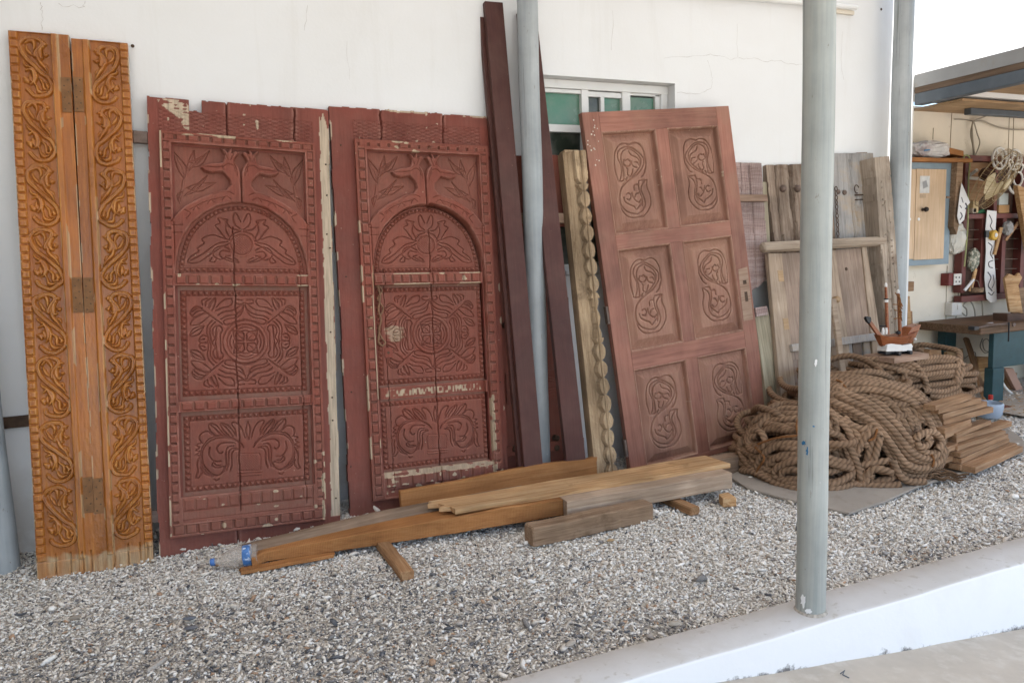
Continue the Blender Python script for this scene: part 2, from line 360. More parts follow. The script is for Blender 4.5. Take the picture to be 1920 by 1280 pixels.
def pebbles(N=260000):
    t = (1 + 5 ** .5) / 2
    ico = np.array([(-1,t,0),(1,t,0),(-1,-t,0),(1,-t,0),(0,-1,t),(0,1,t),(0,-1,-t),(0,1,-t),(t,0,-1),(t,0,1),(-t,0,-1),(-t,0,1)]) / math.sqrt(1 + t*t)
    fi = np.array([(0,11,5),(0,5,1),(0,1,7),(0,7,10),(0,10,11),(1,5,9),(5,11,4),(11,10,2),(10,7,6),(7,1,8),(3,9,4),(3,4,2),(3,2,6),(3,6,8),(3,8,9),(4,9,5),(2,4,11),(6,2,10),(8,6,7),(9,8,1)])
    X = RNG.uniform(-1.5, 6.6, N * 4); Y = RNG.uniform(-1.945, 0.02, N * 4)
    P = np.stack([X, Y + CD, np.full_like(X, -CH)]); q = CR.T @ P; px = 960 + CF * q[0] / q[2]; py = 640 + CF * q[1] / q[2]
    ok = (q[2] > 0.4) & (px > -260) & (px < 2180) & (py < 1430); keep = RNG.random(len(X)) < np.clip(1.5 - q[2] * 0.17, 0.35, 1)
    sel = np.where(ok & keep)[0][:N]; X, Y, q2 = X[sel], Y[sel], q[2][sel]; n = len(X)
    s = 0.0025 * np.exp(RNG.normal(0, 0.36, n)) * (1 + 0.07 * np.clip(q2 - 2.5, 0, 4)); s = np.where(RNG.random(n) < 0.008, s * 2.2, s)
    ty = RNG.random(n); el = np.where(ty < 0.45, RNG.uniform(1.8, 3.4, n), RNG.uniform(1.0, 1.7, n)); fl = np.where(ty < 0.45, RNG.uniform(.75, 1.0, n), RNG.uniform(0.5, .9, n))
    V = np.repeat(ico[None], n, 0) * (1 + RNG.normal(0, 0.15, (n, 12, 1)))
    V[:, :, 0] *= el[:, None]; V[:, :, 2] *= fl[:, None]; bend = np.where(ty < 0.45, RNG.normal(0, 0.22, n), 0)
    V[:, :, 1] += bend[:, None] * V[:, :, 0] ** 2 * 0.5; V *= s[:, None, None]
    a = RNG.uniform(0, 2*math.pi, n); ti = RNG.normal(0, 0.33, n); ro = RNG.uniform(0, 2*math.pi, n)
    c, d = np.cos(ro)[:, None], np.sin(ro)[:, None]; y, z = V[:,:,1]*1.0, V[:,:,2]*1.0; V[:,:,1] = np.where(ty[:, None] < .45, y*c - z*d, y); V[:,:,2] = np.where(ty[:, None] < .45, y*d + z*c, z)
    c, d = np.cos(ti)[:, None], np.sin(ti)[:, None]; x, z = V[:,:,0]*1.0, V[:,:,2]*1.0; V[:,:,0], V[:,:,2] = x*c - z*d, x*d + z*c
    c, d = np.cos(a)[:, None], np.sin(a)[:, None]; x, y = V[:,:,0]*1.0, V[:,:,1]*1.0; V[:,:,0], V[:,:,1] = x*c - y*d, x*d + y*c
    V[:,:,0] += X[:, None]; V[:,:,1] += Y[:, None]; V[:,:,2] += (bedz(X, Y) + s * RNG.uniform(0.1, 1.9, n))[:, None]
    F = (fi[None] + (np.arange(n) * 12)[:, None, None]).reshape(-1, 3)
    pal = np.array([(0.92,0.875,0.80),(0.85,0.785,0.69),(0.71,0.625,0.52),(0.44,0.395,0.345),(0.25,0.235,0.22),(0.13,0.13,0.135),(0.46,0.30,0.19)])
    near = 2.4 * np.clip((1.6 - X) / 1.8, 0, 1) * np.clip((-Y - 0.75) / 0.7, 0, 1) + 0.4 * vn(X*1.6, Y*1.6, 9) + 0.9 * np.clip((-1.62 - Y) / .2, 0, 1) * (vn(X * 3, Y * 3, 2) > -.2)
    u = RNG.random(n); e = np.clip(near, 0, 1)[:, None]
    P = np.array([.44,.30,.16,.05,.025,.01,.015]) * (1 - e) + np.array([.15,.19,.20,.19,.15,.09,.03]) * e; cs = np.cumsum(P / P.sum(1, keepdims=True), 1)
    k = np.clip((u[:, None] > cs).sum(1), 0, 6); col = pal[k] * RNG.uniform(0.82, 1.1, (n, 1)); col = np.concatenate([col, np.ones((n, 1))], 1)
    s = Mt('coral_gravel'); at = s.attr('tone'); nn = s.noise(s.coords((1,1,1), rand=False), 160, 3, 0.6)
    s.bump(nn, 0.25, 0.001); m = s.fin(s.mix(1.0, at.outputs['Color'], s.ramp(nn, [(0.3, 0.82), (0.7, 1.05)]), 'MULTIPLY'), 0.75, 0.25)
    o = mesh_np('gravel', V.reshape(-1, 3), F, m, smooth=True, attrs={'tone': ('FLOAT_COLOR', np.repeat(col, 12, 0))}); tag(o, kind='stuff', label='pale coral and pebble gravel spread between the wall and the kerb', cat='gravel')
pebbles()

litter = [atz(x, y, float(floorz(1.8)) + .004) for x, y in ((1576,1262),(1584,1256),(1580,1264),(1592,1270))]; o = MB().tube(litter, .0022, 6).build('wire_scrap', M['steelblue'], None); tag(o, 'tiny blue wire scrap on the concrete floor by the kerb foot', 'wire')
# low kerb wall
kx = np.linspace(-4, 9, 160); vs = []; fs = []
for i, x in enumerate(kx):
    j = 0.004 * vn(x * 3.1, 0.5, 5) + 0.002 * vn(x * 11, .5, 6); k = 0.005 * vn(x * 2.7, 3.5, 8) + 0.003 * vn(x * 9, 3.5, 2); h = 0.003 * vn(x * 2, 7.5, 1)
    vs += [(x, -2.083 + j, -0.74), (x, -2.079 + j * 1.6, 0.006 + h), (x, -2.076 + j * 1.6, 0.014 + h), (x, -2.068 + j * 1.6, 0.019 + h), (x, -1.99, 0.022 + h), (x, -1.915 + k, 0.018 + h), (x, -1.897 + k, 0.005), (x, -1.89 + k, -0.74)]
for i in range(len(kx) - 1): fs += [(i*8+k, (i+1)*8+k, (i+1)*8+k+1, i*8+k+1) for k in range(7)]
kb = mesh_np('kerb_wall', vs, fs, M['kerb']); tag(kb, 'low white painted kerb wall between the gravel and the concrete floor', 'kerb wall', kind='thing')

# ------------------------------------------------------------------ main building
bld = thing('building', 'white plastered building wall with a green glazed sliding window and hairline cracks', 'building', T(0, 0, 0)); bld['kind'] = 'thing'
XE = 4.79; W0, W1, WZ0, WZ1 = 1.80, 2.765, 1.13, 2.245
mb = MB()
mb.box(-7, W0, 0, .28, -.3, 3.5); mb.box(W0, W1, 0, .28, -.3, WZ0); mb.box(W0, W1, 0, .28, WZ1, 3.5); mb.box(W1, XE, 0, .28, -.3, 3.5); mb.box(XE, 10, 0, .28, 2.30, 3.5)
mb.box(W0, W1, .2, .28, WZ0, WZ1)
mb.build('wall', M['plaster'], bld)
MB().box(-3.0, -2.75, -7.0, -.002, -.3, 3.5).build('light_block_wall', M['lightblock'], bld)  # added wall out of view, blocks light from the left
win = MB(); fy0, fy1 = .07, .125
win.box(W0, W1, fy0, fy1, WZ1 - .05, WZ1 - .002); win.box(W0, W1, fy0, fy1, WZ0 + .002, WZ0 + .05); win.box(W1 - .05, W1 - .002, fy0, fy1, WZ0 + .05, WZ1 - .05); win.box(W0 + .002, W0 + .05, fy0, fy1, WZ0 + .05, WZ1 - .05)
wf = win.build('window', M['alu'], bld, bevel=.003)
m2 = MB()
def X_(px, py=200, y=.1): return aty(px, py, y)[0]
def Z_(px, py, y=.1): return aty(px, py, y)[2]
mu = [(X_(1087), X_(1100)), (X_(1163), X_(1178))]
for a, b in mu: m2.box(a, b, .075, .13, WZ0 + .05, WZ1 - .05)
m2.box(W0 + .05, mu[0][0], .08, .125, Z_(1060, 249), Z_(1060, 235)); m2.box(W0 + .05, mu[0][0], .08, .125, Z_(1075, 507, .1), Z_(1075, 495, .1))
m2.box(W0 + .05, mu[0][0], .082, .12, Z_(1060, 176), WZ1 - .052); m2.box(mu[1][1], W1 - .05, .085, .12, Z_(1200, 181), Z_(1200, 172))
m2.box(X_(1226), X_(1240), .085, .13, WZ0 + .05, WZ1 - .053); m2.box(X_(1124), X_(1131), .085, .12, WZ0 + .05, WZ1 - .08); m2.box(mu[0][1], mu[1][0], .085, .12, WZ1 - .085, WZ1 - .055)
m2.build('sash_frame', M['alu'], wf, bevel=.002)
g = MB().box(W0 + .05, mu[0][0], .105, .112, Z_(1060, 242), WZ1 - .06).box(X_(1129), mu[1][0], .105, .112, 1.2, WZ1 - .08).box(mu[1][1], X_(1227), .105, .112, 1.2, WZ1 - .07)
g.build('pane', M['glass'], wf)
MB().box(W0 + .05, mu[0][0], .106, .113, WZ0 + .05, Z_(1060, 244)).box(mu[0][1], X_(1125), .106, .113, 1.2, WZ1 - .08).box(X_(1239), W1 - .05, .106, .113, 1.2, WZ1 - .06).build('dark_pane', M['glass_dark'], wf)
def crack(pts, wd=0.0022):
    P = [aty(x, y, 0) for x, y in pts]; Q = []
    for a, b in zip(P[:-1], P[1:]):
        for t in np.linspace(0, 1, 6)[:-1]: Q.append(a + (b - a) * t + np.array([RNG.normal(0, .0035), 0, RNG.normal(0, .0035)]))
    Q.append(P[-1]); L = []; R_ = []
    for i, p in enumerate(Q):
        t = Q[min(i+1, len(Q)-1)] - Q[max(i-1, 0)]; nn = _nrm(np.array([-t[2], 0, t[0]])); ww = wd * RNG.uniform(.12, .5)
        L.append(p + nn * ww + [0, -.0012, 0]); R_.append(p - nn * ww + [0, -.0012, 0])
    n = len(Q); MB().add(L + R_, [(i, i+1, n+i+1, n+i) for i in range(n-1)]).build('crack', M['crack'], bld)
for c in [[(78,7),(81,25),(79,57)], [(110,10),(158,15),(160,2)], [(1243,109),(1317,105),(1341,103),(1370,111),(1400,109)], [(1328,114),(1335,144),(1333,166),(1313,177),(1269,174)],
          [(1400,109),(1436,114),(1461,115),(1478,121),(1504,121)], [(575,8),(571,58)], [(650,78),(655,150)], [(1150,20),(1146,95)], [(1382,45),(1383,108)], [(1580,60),(1576,110),(1582,150)], [(1765,52),(1790,50)], [(1755,70),(1800,68)]]: crack(c)
a, b = aty(1418, -2, -.03), aty(1606, 15, -.03); MB().tube([a + (a - b) * 2.0, a, b], .016, 10).build('conduit', M['alu'], bld, smooth=True)
a, b = aty(1552, 13, -.02), aty(1602, 19.5, -.02); MB().box(a[0], b[0], -.02, -.002, a[2] - .03, a[2] - .005).build('batten', M['cream'], bld)
a = aty(1652, 18, 0); MB().lathe((a[0], -.001, a[2]), [(.006, -.01), (.006, 0), (.009, .001)], 8, (0, -1, 0)).build('nail', M['rust'], bld)
a = aty(249, 88, 0); MB().lathe((a[0], -.012, a[2]), [(.005, -.012), (.005, .0), (.008, .001)], 8, (0, -1, 0)).build('nail', M['rust'], bld)
a, b = aty(-60, 790, -.01), aty(60, 786, -.01); MB().box(a[0], b[0] + .3, -.022, -.002, b[2] - .028, b[2] + .022).build('steel_flat_bar', M['rust'], bld, bevel=.002)

# canopy carried by the poles: casts the shade the doors stand in, open along a strip by the wall on the right
can = thing('canopy', 'corrugated canopy roof overhead carried by the steel poles', 'canopy', T(0, 0, 0)); can['kind'] = 'thing'
MB().box(-2.7, 4.57, -5.4, -.01, 3.05, 3.09).box(4.57, 7, -4.0, -.62, 3.05, 3.09).build('roof_sheet', M['fibre'], can)

# ------------------------------------------------------------------ poles
def pole(label, x, y, r, z0, z1, mat, collar=None, marks=False):
    t = thing('steel_pole', label, 'pole', T(x, y, z0), 'galvanised steel poles holding up the canopy')
    n = 30; MB().tube([(0.0015 * math.sin(i * .8), 0.0015 * math.cos(i * .63), (z1 - z0) * i / n) for i in range(n + 1)], r, 28).build('shaft', mat, t, smooth=True)
    if collar: MB().lathe((0, 0, 0), [(r + .008, -.02), (r + .007, .001), (r + .003, .006), (r + .0012, .010)], 28).build('mortar_collar', collar, t, smooth=True)
    if marks:
        def patch(name, mat, cz, ca, w_, h_, seed):
            vs, fs = [], []; N_ = 16
            for i in range(N_):
                q = 2*math.pi*i/N_; k = 1 + .45 * vn(i * .9, seed, 3); aa = ca + w_ / r * math.cos(q) * k; zz = cz + h_ * math.sin(q) * k
                vs.append(((r + .0022) * math.cos(aa), (r + .0022) * math.sin(aa), zz))
            MB().add(vs, [tuple(range(N_))]).build(name, mat, t)
        va = math.atan2(CPOS[1] - y, CPOS[0] - x)
        patch('paint_mark', M['bluemark'], .575, va - .35, .004, .012, 1); patch('paint_mark', M['bluemark'], .60, va - .62, .009, .006, 2); patch('paint_mark', M['bluemark'], .66, va + .02, .005, .003, 3)
        patch('whitewash_patch', M['alu'], .05, va - .5, .008, .022, 4); patch('whitewash_patch', M['alu'], .022, va - .15, .009, .010, 5); patch('bare_patch', M['kerb'], .87, va + .1, .004, .009, 6)
    return t
M['bluemark'] = plain('blue_paint', (0.03, 0.16, 0.32), 0.6)
pole('pale blue grey pole foot at the left edge beside the orange carved leaves', -.822, -.15, .056, -.05, 3.05, M['pole_blue'])
pole('pale grey steel pole standing between the two maroon planks', 1.732, -.15, .055, -.05, 3.05, M['pole_blue'])
pole('blue grey pole at the workshop opening behind the ship model', 4.488, -.15, .062, -.05, 3.3, M['pole_blue'])
pole('stout grey pole with blue paint marks standing on the kerb', 1.877, -1.998, .049, .018, 3.05, M['pole_grey'], M['bed'], True)

# ------------------------------------------------------------------ carving: relief worked out on a fine grid in the door's own metres
def cr(pts, n=8, closed=False):
    P = np.array(pts, float)
    if len(P) < 3: return P
    P = np.vstack([P[-1], P, P[:2]]) if closed else np.vstack([2*P[0]-P[1], P, 2*P[-1]-P[-2]])
    out = []; t = np.linspace(0, 1, n, endpoint=False)[:, None]
    for i in range(1, len(P) - 2):
        a, b, c, d = P[i-1], P[i], P[i+1], P[i+2]
        out.append(0.5 * (2*b + (c-a)*t + (2*a-5*b+4*c-d)*t*t + (3*b-a-3*c+d)*t**3))
    return np.vstack(out + [P[-2]])
class HF:
    def __init__(s, u0, u1, v0, v1, res):
        s.nx = max(4, int(round((u1-u0)/res))); s.ny = max(4, int(round((v1-v0)/res)))
        s.u = np.linspace(u0, u1, s.nx+1); s.v = np.linspace(v0, v1, s.ny+1); s.U, s.V = np.meshgrid(s.u, s.v)
        s.z = np.zeros_like(s.U); s.cut = np.zeros_like(s.z); s.chip = np.zeros_like(s.z); s.dust = np.zeros_like(s.z); s.reg = np.zeros(s.z.shape, int)
    def win(s, a, b, c, d):
        i0, i1 = np.searchsorted(s.u, a), np.searchsorted(s.u, b); j0, j1 = np.searchsorted(s.v, c), np.searchsorted(s.v, d); return slice(j0, j1), slice(i0, i1)
    def rect(s, a, b, c, d): return s.win(a, b, c, d)
    def dist(s, P, pad):
        P = np.asarray(P); w_ = s.win(P[:,0].min()-pad, P[:,0].max()+pad, P[:,1].min()-pad, P[:,1].max()+pad); U, V = s.U[w_], s.V[w_]
        best = np.full(U.shape, 1e9); tt = np.zeros(U.shape); n = len(P) - 1
        for i in range(n):
            a, b = P[i], P[i+1]; d = b - a; L = d @ d + 1e-12; t = np.clip(((U-a[0])*d[0] + (V-a[1])*d[1]) / L, 0, 1)
            q = (U-a[0]-t*d[0])**2 + (V-a[1]-t*d[1])**2; m = q < best; best[m] = q[m]; tt[m] = ((i + t) / n)[m]
        return w_, np.sqrt(best), tt
    def groove(s, pts, w, depth, smooth=True, n=6, closed=False):
        P = cr(pts, n, closed) if smooth else np.array(pts, float); (w, depth) = (w * 1.05, depth * 2.2) if smooth else (w, depth); w_, d, t = s.dist(P, w)
        if d.size: s.cut[w_] = np.maximum(s.cut[w_], depth * np.clip(1 - (d / w) ** 2, 0, 1))
    def ridge(s, pts, w0, w1, h, smooth=True, base=0.0, n=6, mid=None):
        P = cr(pts, n) if smooth else np.array(pts, float); W = max(w0, w1, mid or 0); w_, d, t = s.dist(P, W)
        if not d.size: return
        ww = w0 + (w1-w0) * t
        if mid: ww = np.where(t < .5, w0 + (mid-w0)*2*t, mid + (w1-mid)*(2*t-1))
        k = np.clip(1 - (d / np.maximum(ww, 1e-6)) ** 2, 0, 1); s.z[w_] = np.maximum(s.z[w_], np.where(k > 0, base + h * np.sqrt(k), -9))
    def inside(s, P, pad=0.0):
        P = np.asarray(P); w_ = s.win(P[:,0].min()-pad, P[:,0].max()+pad, P[:,1].min()-pad, P[:,1].max()+pad); U, V = s.U[w_], s.V[w_]; ins = np.zeros(U.shape, bool); n = len(P)
        for i in range(n):
            x0, y0 = P[i]; x1, y1 = P[(i+1) % n]; c = (y0 > V) != (y1 > V); ins ^= c & (U < (x1-x0) * (V-y0) / (y1-y0 + 1e-12) + x0)
        return w_, ins
    def fill(s, pts, h0, h1, bevel, smooth=False):
        P = cr(pts, 6, True) if smooth else np.array(pts, float); w_, ins = s.inside(P, .002); Q = np.vstack([P, P[:1]]); w2, d, t = s.dist(Q, .002)
        k = np.clip(d / bevel, 0, 1); zz = h0 + (h1 - h0) * np.sqrt(k * (2 - k)); s.z[w_] = np.where(ins, zz, s.z[w_]); return w_, ins
    def leaf(s, a, b, wd, bend=0.0, gw=.0032, gd=.004, vein=True):
        """an outlined leaf from root a to tip b"""
        a, b = np.array(a, float), np.array(b, float); d = b - a; nn = np.array([-d[1], d[0]]); nn = nn / (np.linalg.norm(nn) + 1e-9); m = (a + b) / 2 + nn * bend
        q1 = (a * .6 + b * .4) + nn * bend
        s.groove([a, q1 + nn * wd, b], gw, gd); s.groove([a, q1 - nn * wd, b], gw, gd)
        if vein: s.groove([a, q1, a * .12 + b * .88], gw * .7, gd * .55)
        s.ridge([a, q1, b], wd * .2, .001, gd * .55, base=0.0, mid=wd * .9) if False else None
    def pyr(s, u0, u1, v0, v1, n, h, along='u', base=0.0, prof=1.0):
        w_ = s.win(u0, u1, v0, v1); U, V = s.U[w_], s.V[w_]
        if not U.size: return
        if along == 'u': a = ((U-u0)/(u1-u0)*n) % 1; b = (V-v0)/(v1-v0)
        else: a = ((V-v0)/(v1-v0)*n) % 1; b = (U-u0)/(u1-u0)
        k = 1 - 2*np.maximum(abs(a-.5), abs(b-.5)); s.z[w_] = base + h * np.clip(k, 0, 1) ** prof
    def beads(s, u0, u1, v0, v1, n, h, along='u', base=0.0, gap=.16):
        w_ = s.win(u0, u1, v0, v1); U, V = s.U[w_], s.V[w_]
        if not U.size: return
        if along == 'u': q = (U-u0)/(u1-u0)*n; b = (V-v0)/(v1-v0)
        else: q = (V-v0)/(v1-v0)*n; b = (U-u0)/(u1-u0)
        i = np.floor(q); a = q % 1; a = (a - gap * .5) / (1 - gap); jig = 1 + .22 * vn(i * 3.7, u0 * 91 + 1, 4)
        ka = np.clip(np.minimum(a, 1-a) / .16, 0, 1); kb = np.clip(np.minimum(b, 1-b) / .14, 0, 1); k = np.minimum(ka, kb); s.z[w_] = base + h * jig * np.sqrt(np.clip(k * (2-k), 0, 1))
        s.dust[w_] = np.maximum(s.dust[w_], (k < .15) * .5)
    def emit(s, name, mat, parent, region=None, depth=.0, smooth=True, noise=.0004, sculpt=0.0, wear=.75, wear0=.0006):
        B = s.cut.copy()
        for _ in range(3):
            P_ = np.pad(B, 2, mode='edge'); P_ = (P_[:-4] + P_[1:-3] + P_[2:-2] + P_[3:-1] + P_[4:]) / 5; B = (P_[:, :-4] + P_[:, 1:-3] + P_[:, 2:-2] + P_[:, 3:-1] + P_[:, 4:]) / 5
        Z = s.z - s.cut * (1 - sculpt) - sculpt * 1.6 * np.minimum(B, .012) + noise * vn(s.U * 160, s.V * 45, 3) + noise * .8 * vn(s.U * 320, s.V * 320, 5)
        if region is None: cell = np.ones((s.ny, s.nx), bool)
        else: cell = (s.reg[:-1, :-1] == region)
        idx = np.arange((s.ny+1) * (s.nx+1)).reshape(s.ny+1, s.nx+1); q = np.stack([idx[:-1,:-1], idx[:-1,1:], idx[1:,1:], idx[1:,:-1]], -1)[cell]
        use = np.unique(q); mp = np.full(idx.size, -1); mp[use] = np.arange(len(use)); V = np.stack([s.U.ravel(), s.V.ravel(), Z.ravel()], -1)[use]; F = mp[q]
        Bz = Z.copy()
        for _ in range(2):
            P_ = np.pad(Bz, 2, mode='edge'); P_ = (P_[:-4] + P_[1:-3] + P_[2:-2] + P_[3:-1] + P_[4:]) / 5; Bz = (P_[:, :-4] + P_[:, 1:-3] + P_[:, 2:-2] + P_[:, 3:-1] + P_[:, 4:]) / 5
        we = np.clip((Z - Bz - wear0) / .003, 0, 1) * np.clip(.55 + .6 * vn(s.U * 22, s.V * 22, 17), 0, 1) * wear
        ch = s.chip.ravel()[use]; du = s.dust.ravel()[use]; we = we.ravel()[use]
        # skirts along the outline give the piece its thickness
        c = np.pad(cell, 1); E = []
        jj, ii = np.nonzero(cell & ~c[:-2, 1:-1]); E.append(np.stack([idx[jj, ii], idx[jj, ii+1]], -1))
        jj, ii = np.nonzero(cell & ~c[2:, 1:-1]); E.append(np.stack([idx[jj+1, ii+1], idx[jj+1, ii]], -1))
        jj, ii = np.nonzero(cell & ~c[1:-1, :-2]); E.append(np.stack([idx[jj+1, ii], idx[jj, ii]], -1))
        jj, ii = np.nonzero(cell & ~c[1:-1, 2:]); E.append(np.stack([idx[jj, ii+1], idx[jj+1, ii+1]], -1))
        E = mp[np.vstack(E)]; n0 = len(V); e = E.ravel(); top = V[e].copy(); bot = V[e].copy(); bot[:, 2] = -depth if depth else np.minimum(bot[:, 2], -.004)
        V = np.vstack([V, top, bot]); m = len(E); ar = np.arange(m) * 2; S = np.stack([n0 + ar, n0 + 2*m + ar, n0 + 2*m + ar + 1, n0 + ar + 1], -1); F = np.vstack([F, S])
        ch = np.concatenate([ch, ch[e], ch[e]]); du = np.concatenate([du, du[e], du[e]]); we = np.concatenate([we, we[e], we[e]])
        return mesh_np(name, V, F, mat, parent, smooth, {'chip': ('FLOAT', ch), 'dust': ('FLOAT', du), 'wear': ('FLOAT', we)})
def box_uv(fr, q):
    P = np.array(fr.uvs(q)); return (P[[0,2],0].mean(), P[[1,3],0].mean(), P[[2,3],1].mean(), P[[0,1],1].mean())   # tl tr bl br
def tr(org, sc_, pts): return [(org[0] + x / sc_, org[1] + y / sc_) for x, y in pts]
def norm(fr, rect, px): return [((u-rect[0])/(rect[1]-rect[0]), (v-rect[2])/(rect[3]-rect[2])) for u, v in fr.uvs(px)]
def den(rect, pts, mx=False, my=False): return [(rect[0] + (1-x if mx else x) * (rect[1]-rect[0]), rect[2] + (1-y if my else y) * (rect[3]-rect[2])) for x, y in pts]

# ------------------------------------------------------------------ orange carved folding leaves
M['orange'] = wood('varnished_orange_wood', (0.22, 0.066, 0.010), (0.36, 0.115, 0.017), (0.46, 0.17, 0.031), 'Y', rough=0.30, spec=0.45, bump=0.12, wear=(0.55, 0.25, 0.06), chip=(0.52, 0.36, 0.20), large=.3, spots=((0.22, 0.085, 0.028), 4, .6, .8))
M['hinge'] = plain('brown_hinge_plate', (0.235, 0.115, 0.048), 0.6, 0.2, 0.0, var=0.4, scale=25, bump=0.3)
fo1 = lean((12,57), (126,68), (70,1083), (178,1068), -.045); fo2 = lean((131,72), (237,80), (182,1066), (284,1050), -.045)
ot = thing('carved_folding_door', 'tall narrow pair of glossy orange wooden leaves carved with S scrolls, hinged together', 'carved door', fo1.mat())
fB = ((20,170), 8.533); cell_px = [(33,187), (100,187), (45,309), (104,309)]
SCR = [([(400,480),(420,400),(500,300),(480,220),(380,180),(280,180),(200,220),(165,300),(200,430),(280,540),(400,660),(520,770),(610,850),(660,950),(670,1050),(610,1140),(510,1185),(400,1165),(320,1110),(285,1060)],.0065,.006,.0125),
 ([(230,260),(300,215),(360,240),(385,320),(370,400)],.006,.003,.009), ([(250,300),(270,370),(330,450),(380,480)],.005,.003,.007),
 ([(410,400),(430,500),(480,600),(560,700),(615,800)],.006,.003,.0105), ([(530,320),(480,350),(465,440),(500,530),(535,510)],.0085,.005,.0115),
 ([(545,250),(555,300)],.008,.006,.009), ([(540,420),(560,460),(600,450)],.006,.005,.009), ([(215,570),(240,640),(330,690),(390,760),(425,850),(410,950),(430,1010)],.004,.006,.0105),
 ([(255,735),(320,715),(370,770),(392,860),(380,940),(340,980)],.006,.006,.012), ([(320,800),(330,880),(350,940)],.008,.006,.0085), ([(235,860),(270,900),(300,960)],.010,.005,.0095),
 ([(460,860),(520,940),(540,1050),(610,1060)],.005,.005,.0105), ([(575,930),(600,1000),(590,1040)],.006,.004,.010), ([(430,1000),(450,1080),(510,1115),(600,1095)],.006,.004,.0105), ([(190,300),(210,400),(300,500)],.003,.003,.007), ([(500,590),(570,640),(600,720)],.004,.002,.006)]
frB = box_uv(fo1, cell_px); SCRN = [(norm(fo1, frB, tr(*fB, p)), a, b, h) for p, a, b, h in SCR]; _q = np.array(SCRN[0][0]); _lo, _hi = _q.min(0), _q.max(0); SCRN = [(list((np.array(p) - _lo) / (_hi - _lo) * .90 + .05), a, b, h) for p, a, b, h in SCRN]
def orange_leaf(fr, mirror, seed):
    wpx = 1.0
    W_ = np.linalg.norm(fr.uv(*((126,68) if not mirror else (237,80))) - fr.uv(*((12,57) if not mirror else (131,72)))); H = fr.uv(*((12,57) if not mirror else (131,72)))[1]
    hf = HF(0, W_, -.02, H, .0024)
    f = lambda a: (1 - a) * W_ if mirror else a * W_
    def span(a, b): return (f(b), f(a)) if mirror else (f(a), f(b))
    hf.z[:] = 0.0; hf.reg[:] = 1
    fa, fb = span(.15, .69); w_ = hf.win(fa, fb, 0.0, H); hf.z[w_] = -.013; hf.dust[w_] = 0
    ba, bb = span(.015, .145); hf.beads(ba, bb, .06, H, 62, .011, 'v', -.004, gap=.2)
    hf.dust[:] = 0
    sa, sb = span(.69, .81); w_ = hf.win(sa, sb, 0, H); q = np.clip(np.minimum(hf.U[w_]-sa, sb-hf.U[w_]) / .006, 0, 1); hf.z[w_] = .010 * np.sqrt(q * (2 - q))
    n = 8; v1 = H - .012; v0 = .105; hh = (v1 - v0) / n
    for i in range(n):
        r = (fa, fb, v1 - (i+1)*hh - .002, v1 - i*hh + .002)
        for p, a, b, h in SCRN:
            P = np.array(den(r, p, mx=mirror)); P += np.random.default_rng(seed * 50 + i).normal(0, .0016, P.shape); hf.ridge(P, *((a * 1.35, b * 1.35, h * 1.35) if h == .0125 else (a * .5, b * .35, h * 1.5)), base=-.012, n=5, mid=(None if h == .0125 else max(a, b) * 1.45)); hf.groove(P, .0022, .0022, n=5) if h == .0125 else None
    for a in (.3, .55, .76, .9): # drying checks in the bare foot
        hf.groove([(W_*a, -.02), (W_*a + .002, .03), (W_*a, .085)], .0022, .006)
    e = .075 + .02 * vn(hf.U * 30, hf.V * 3, seed) ; k = np.clip((e - hf.V) / .012, 0, 1); hf.chip = np.maximum(hf.chip, k * np.clip(.75 + .5 * vn(hf.U * 60, hf.V * 12, seed + 2), 0, 1)); w_ = hf.V < .055; hf.z = np.where(w_, np.minimum(hf.z, 0.0) * .3, hf.z)
    ed = np.minimum(hf.U, W_ - hf.U); hf.chip = np.maximum(hf.chip, .8 * (ed < .004) * (vn(hf.U * 20, hf.V * 16, seed + 5) > .15)); hf.chip = np.maximum(hf.chip, .7 * (abs(hf.U - sa) < .004) * (vn(hf.U * 20, hf.V * 13, seed + 7) > .25)); hf.chip = np.maximum(hf.chip, .7 * (abs(hf.U - sb) < .004) * (vn(hf.U * 20, hf.V * 11, seed + 8) > .1))
    return hf, W_, H
h1, w1, H1 = orange_leaf(fo1, False, 1); l1 = h1.emit('leaf', M['orange'], ot, depth=.03)
h2, w2, H2 = orange_leaf(fo2, True, 2); l2 = h2.emit('leaf', M['orange'], ot, depth=.03); l2.matrix_parent_inverse = Matrix.Identity(4); l2.matrix_local = fo1.mat().inverted() @ fo2.mat()
for y in (178, 553, 928):
    for k, (lf, fr, W_, x0, x1) in enumerate(((l1, fo1, w1, .83, .995), (l2, fo2, w2, .005, .17))):
        xx = (118, 150)[k] + (y - 178) * .055; v = fr.uv(xx, y)[1]; mb = MB().box(W_*x0, W_*x1, v - .075, v + .075, .0, .0045); hp = mb.build('hinge_plate', M['hinge'], lf, bevel=.001)
        mb = MB()
        for j in range(6): mb.lathe((W_*(x0 + (x1-x0)*(.3 + .4*(j % 2))), v - .062 + j * .025, .0045), [(.0032, -.002), (.0032, .0005), (.002, .0012)], 8)
        mb.build('nail_head', M['rust'], lf)

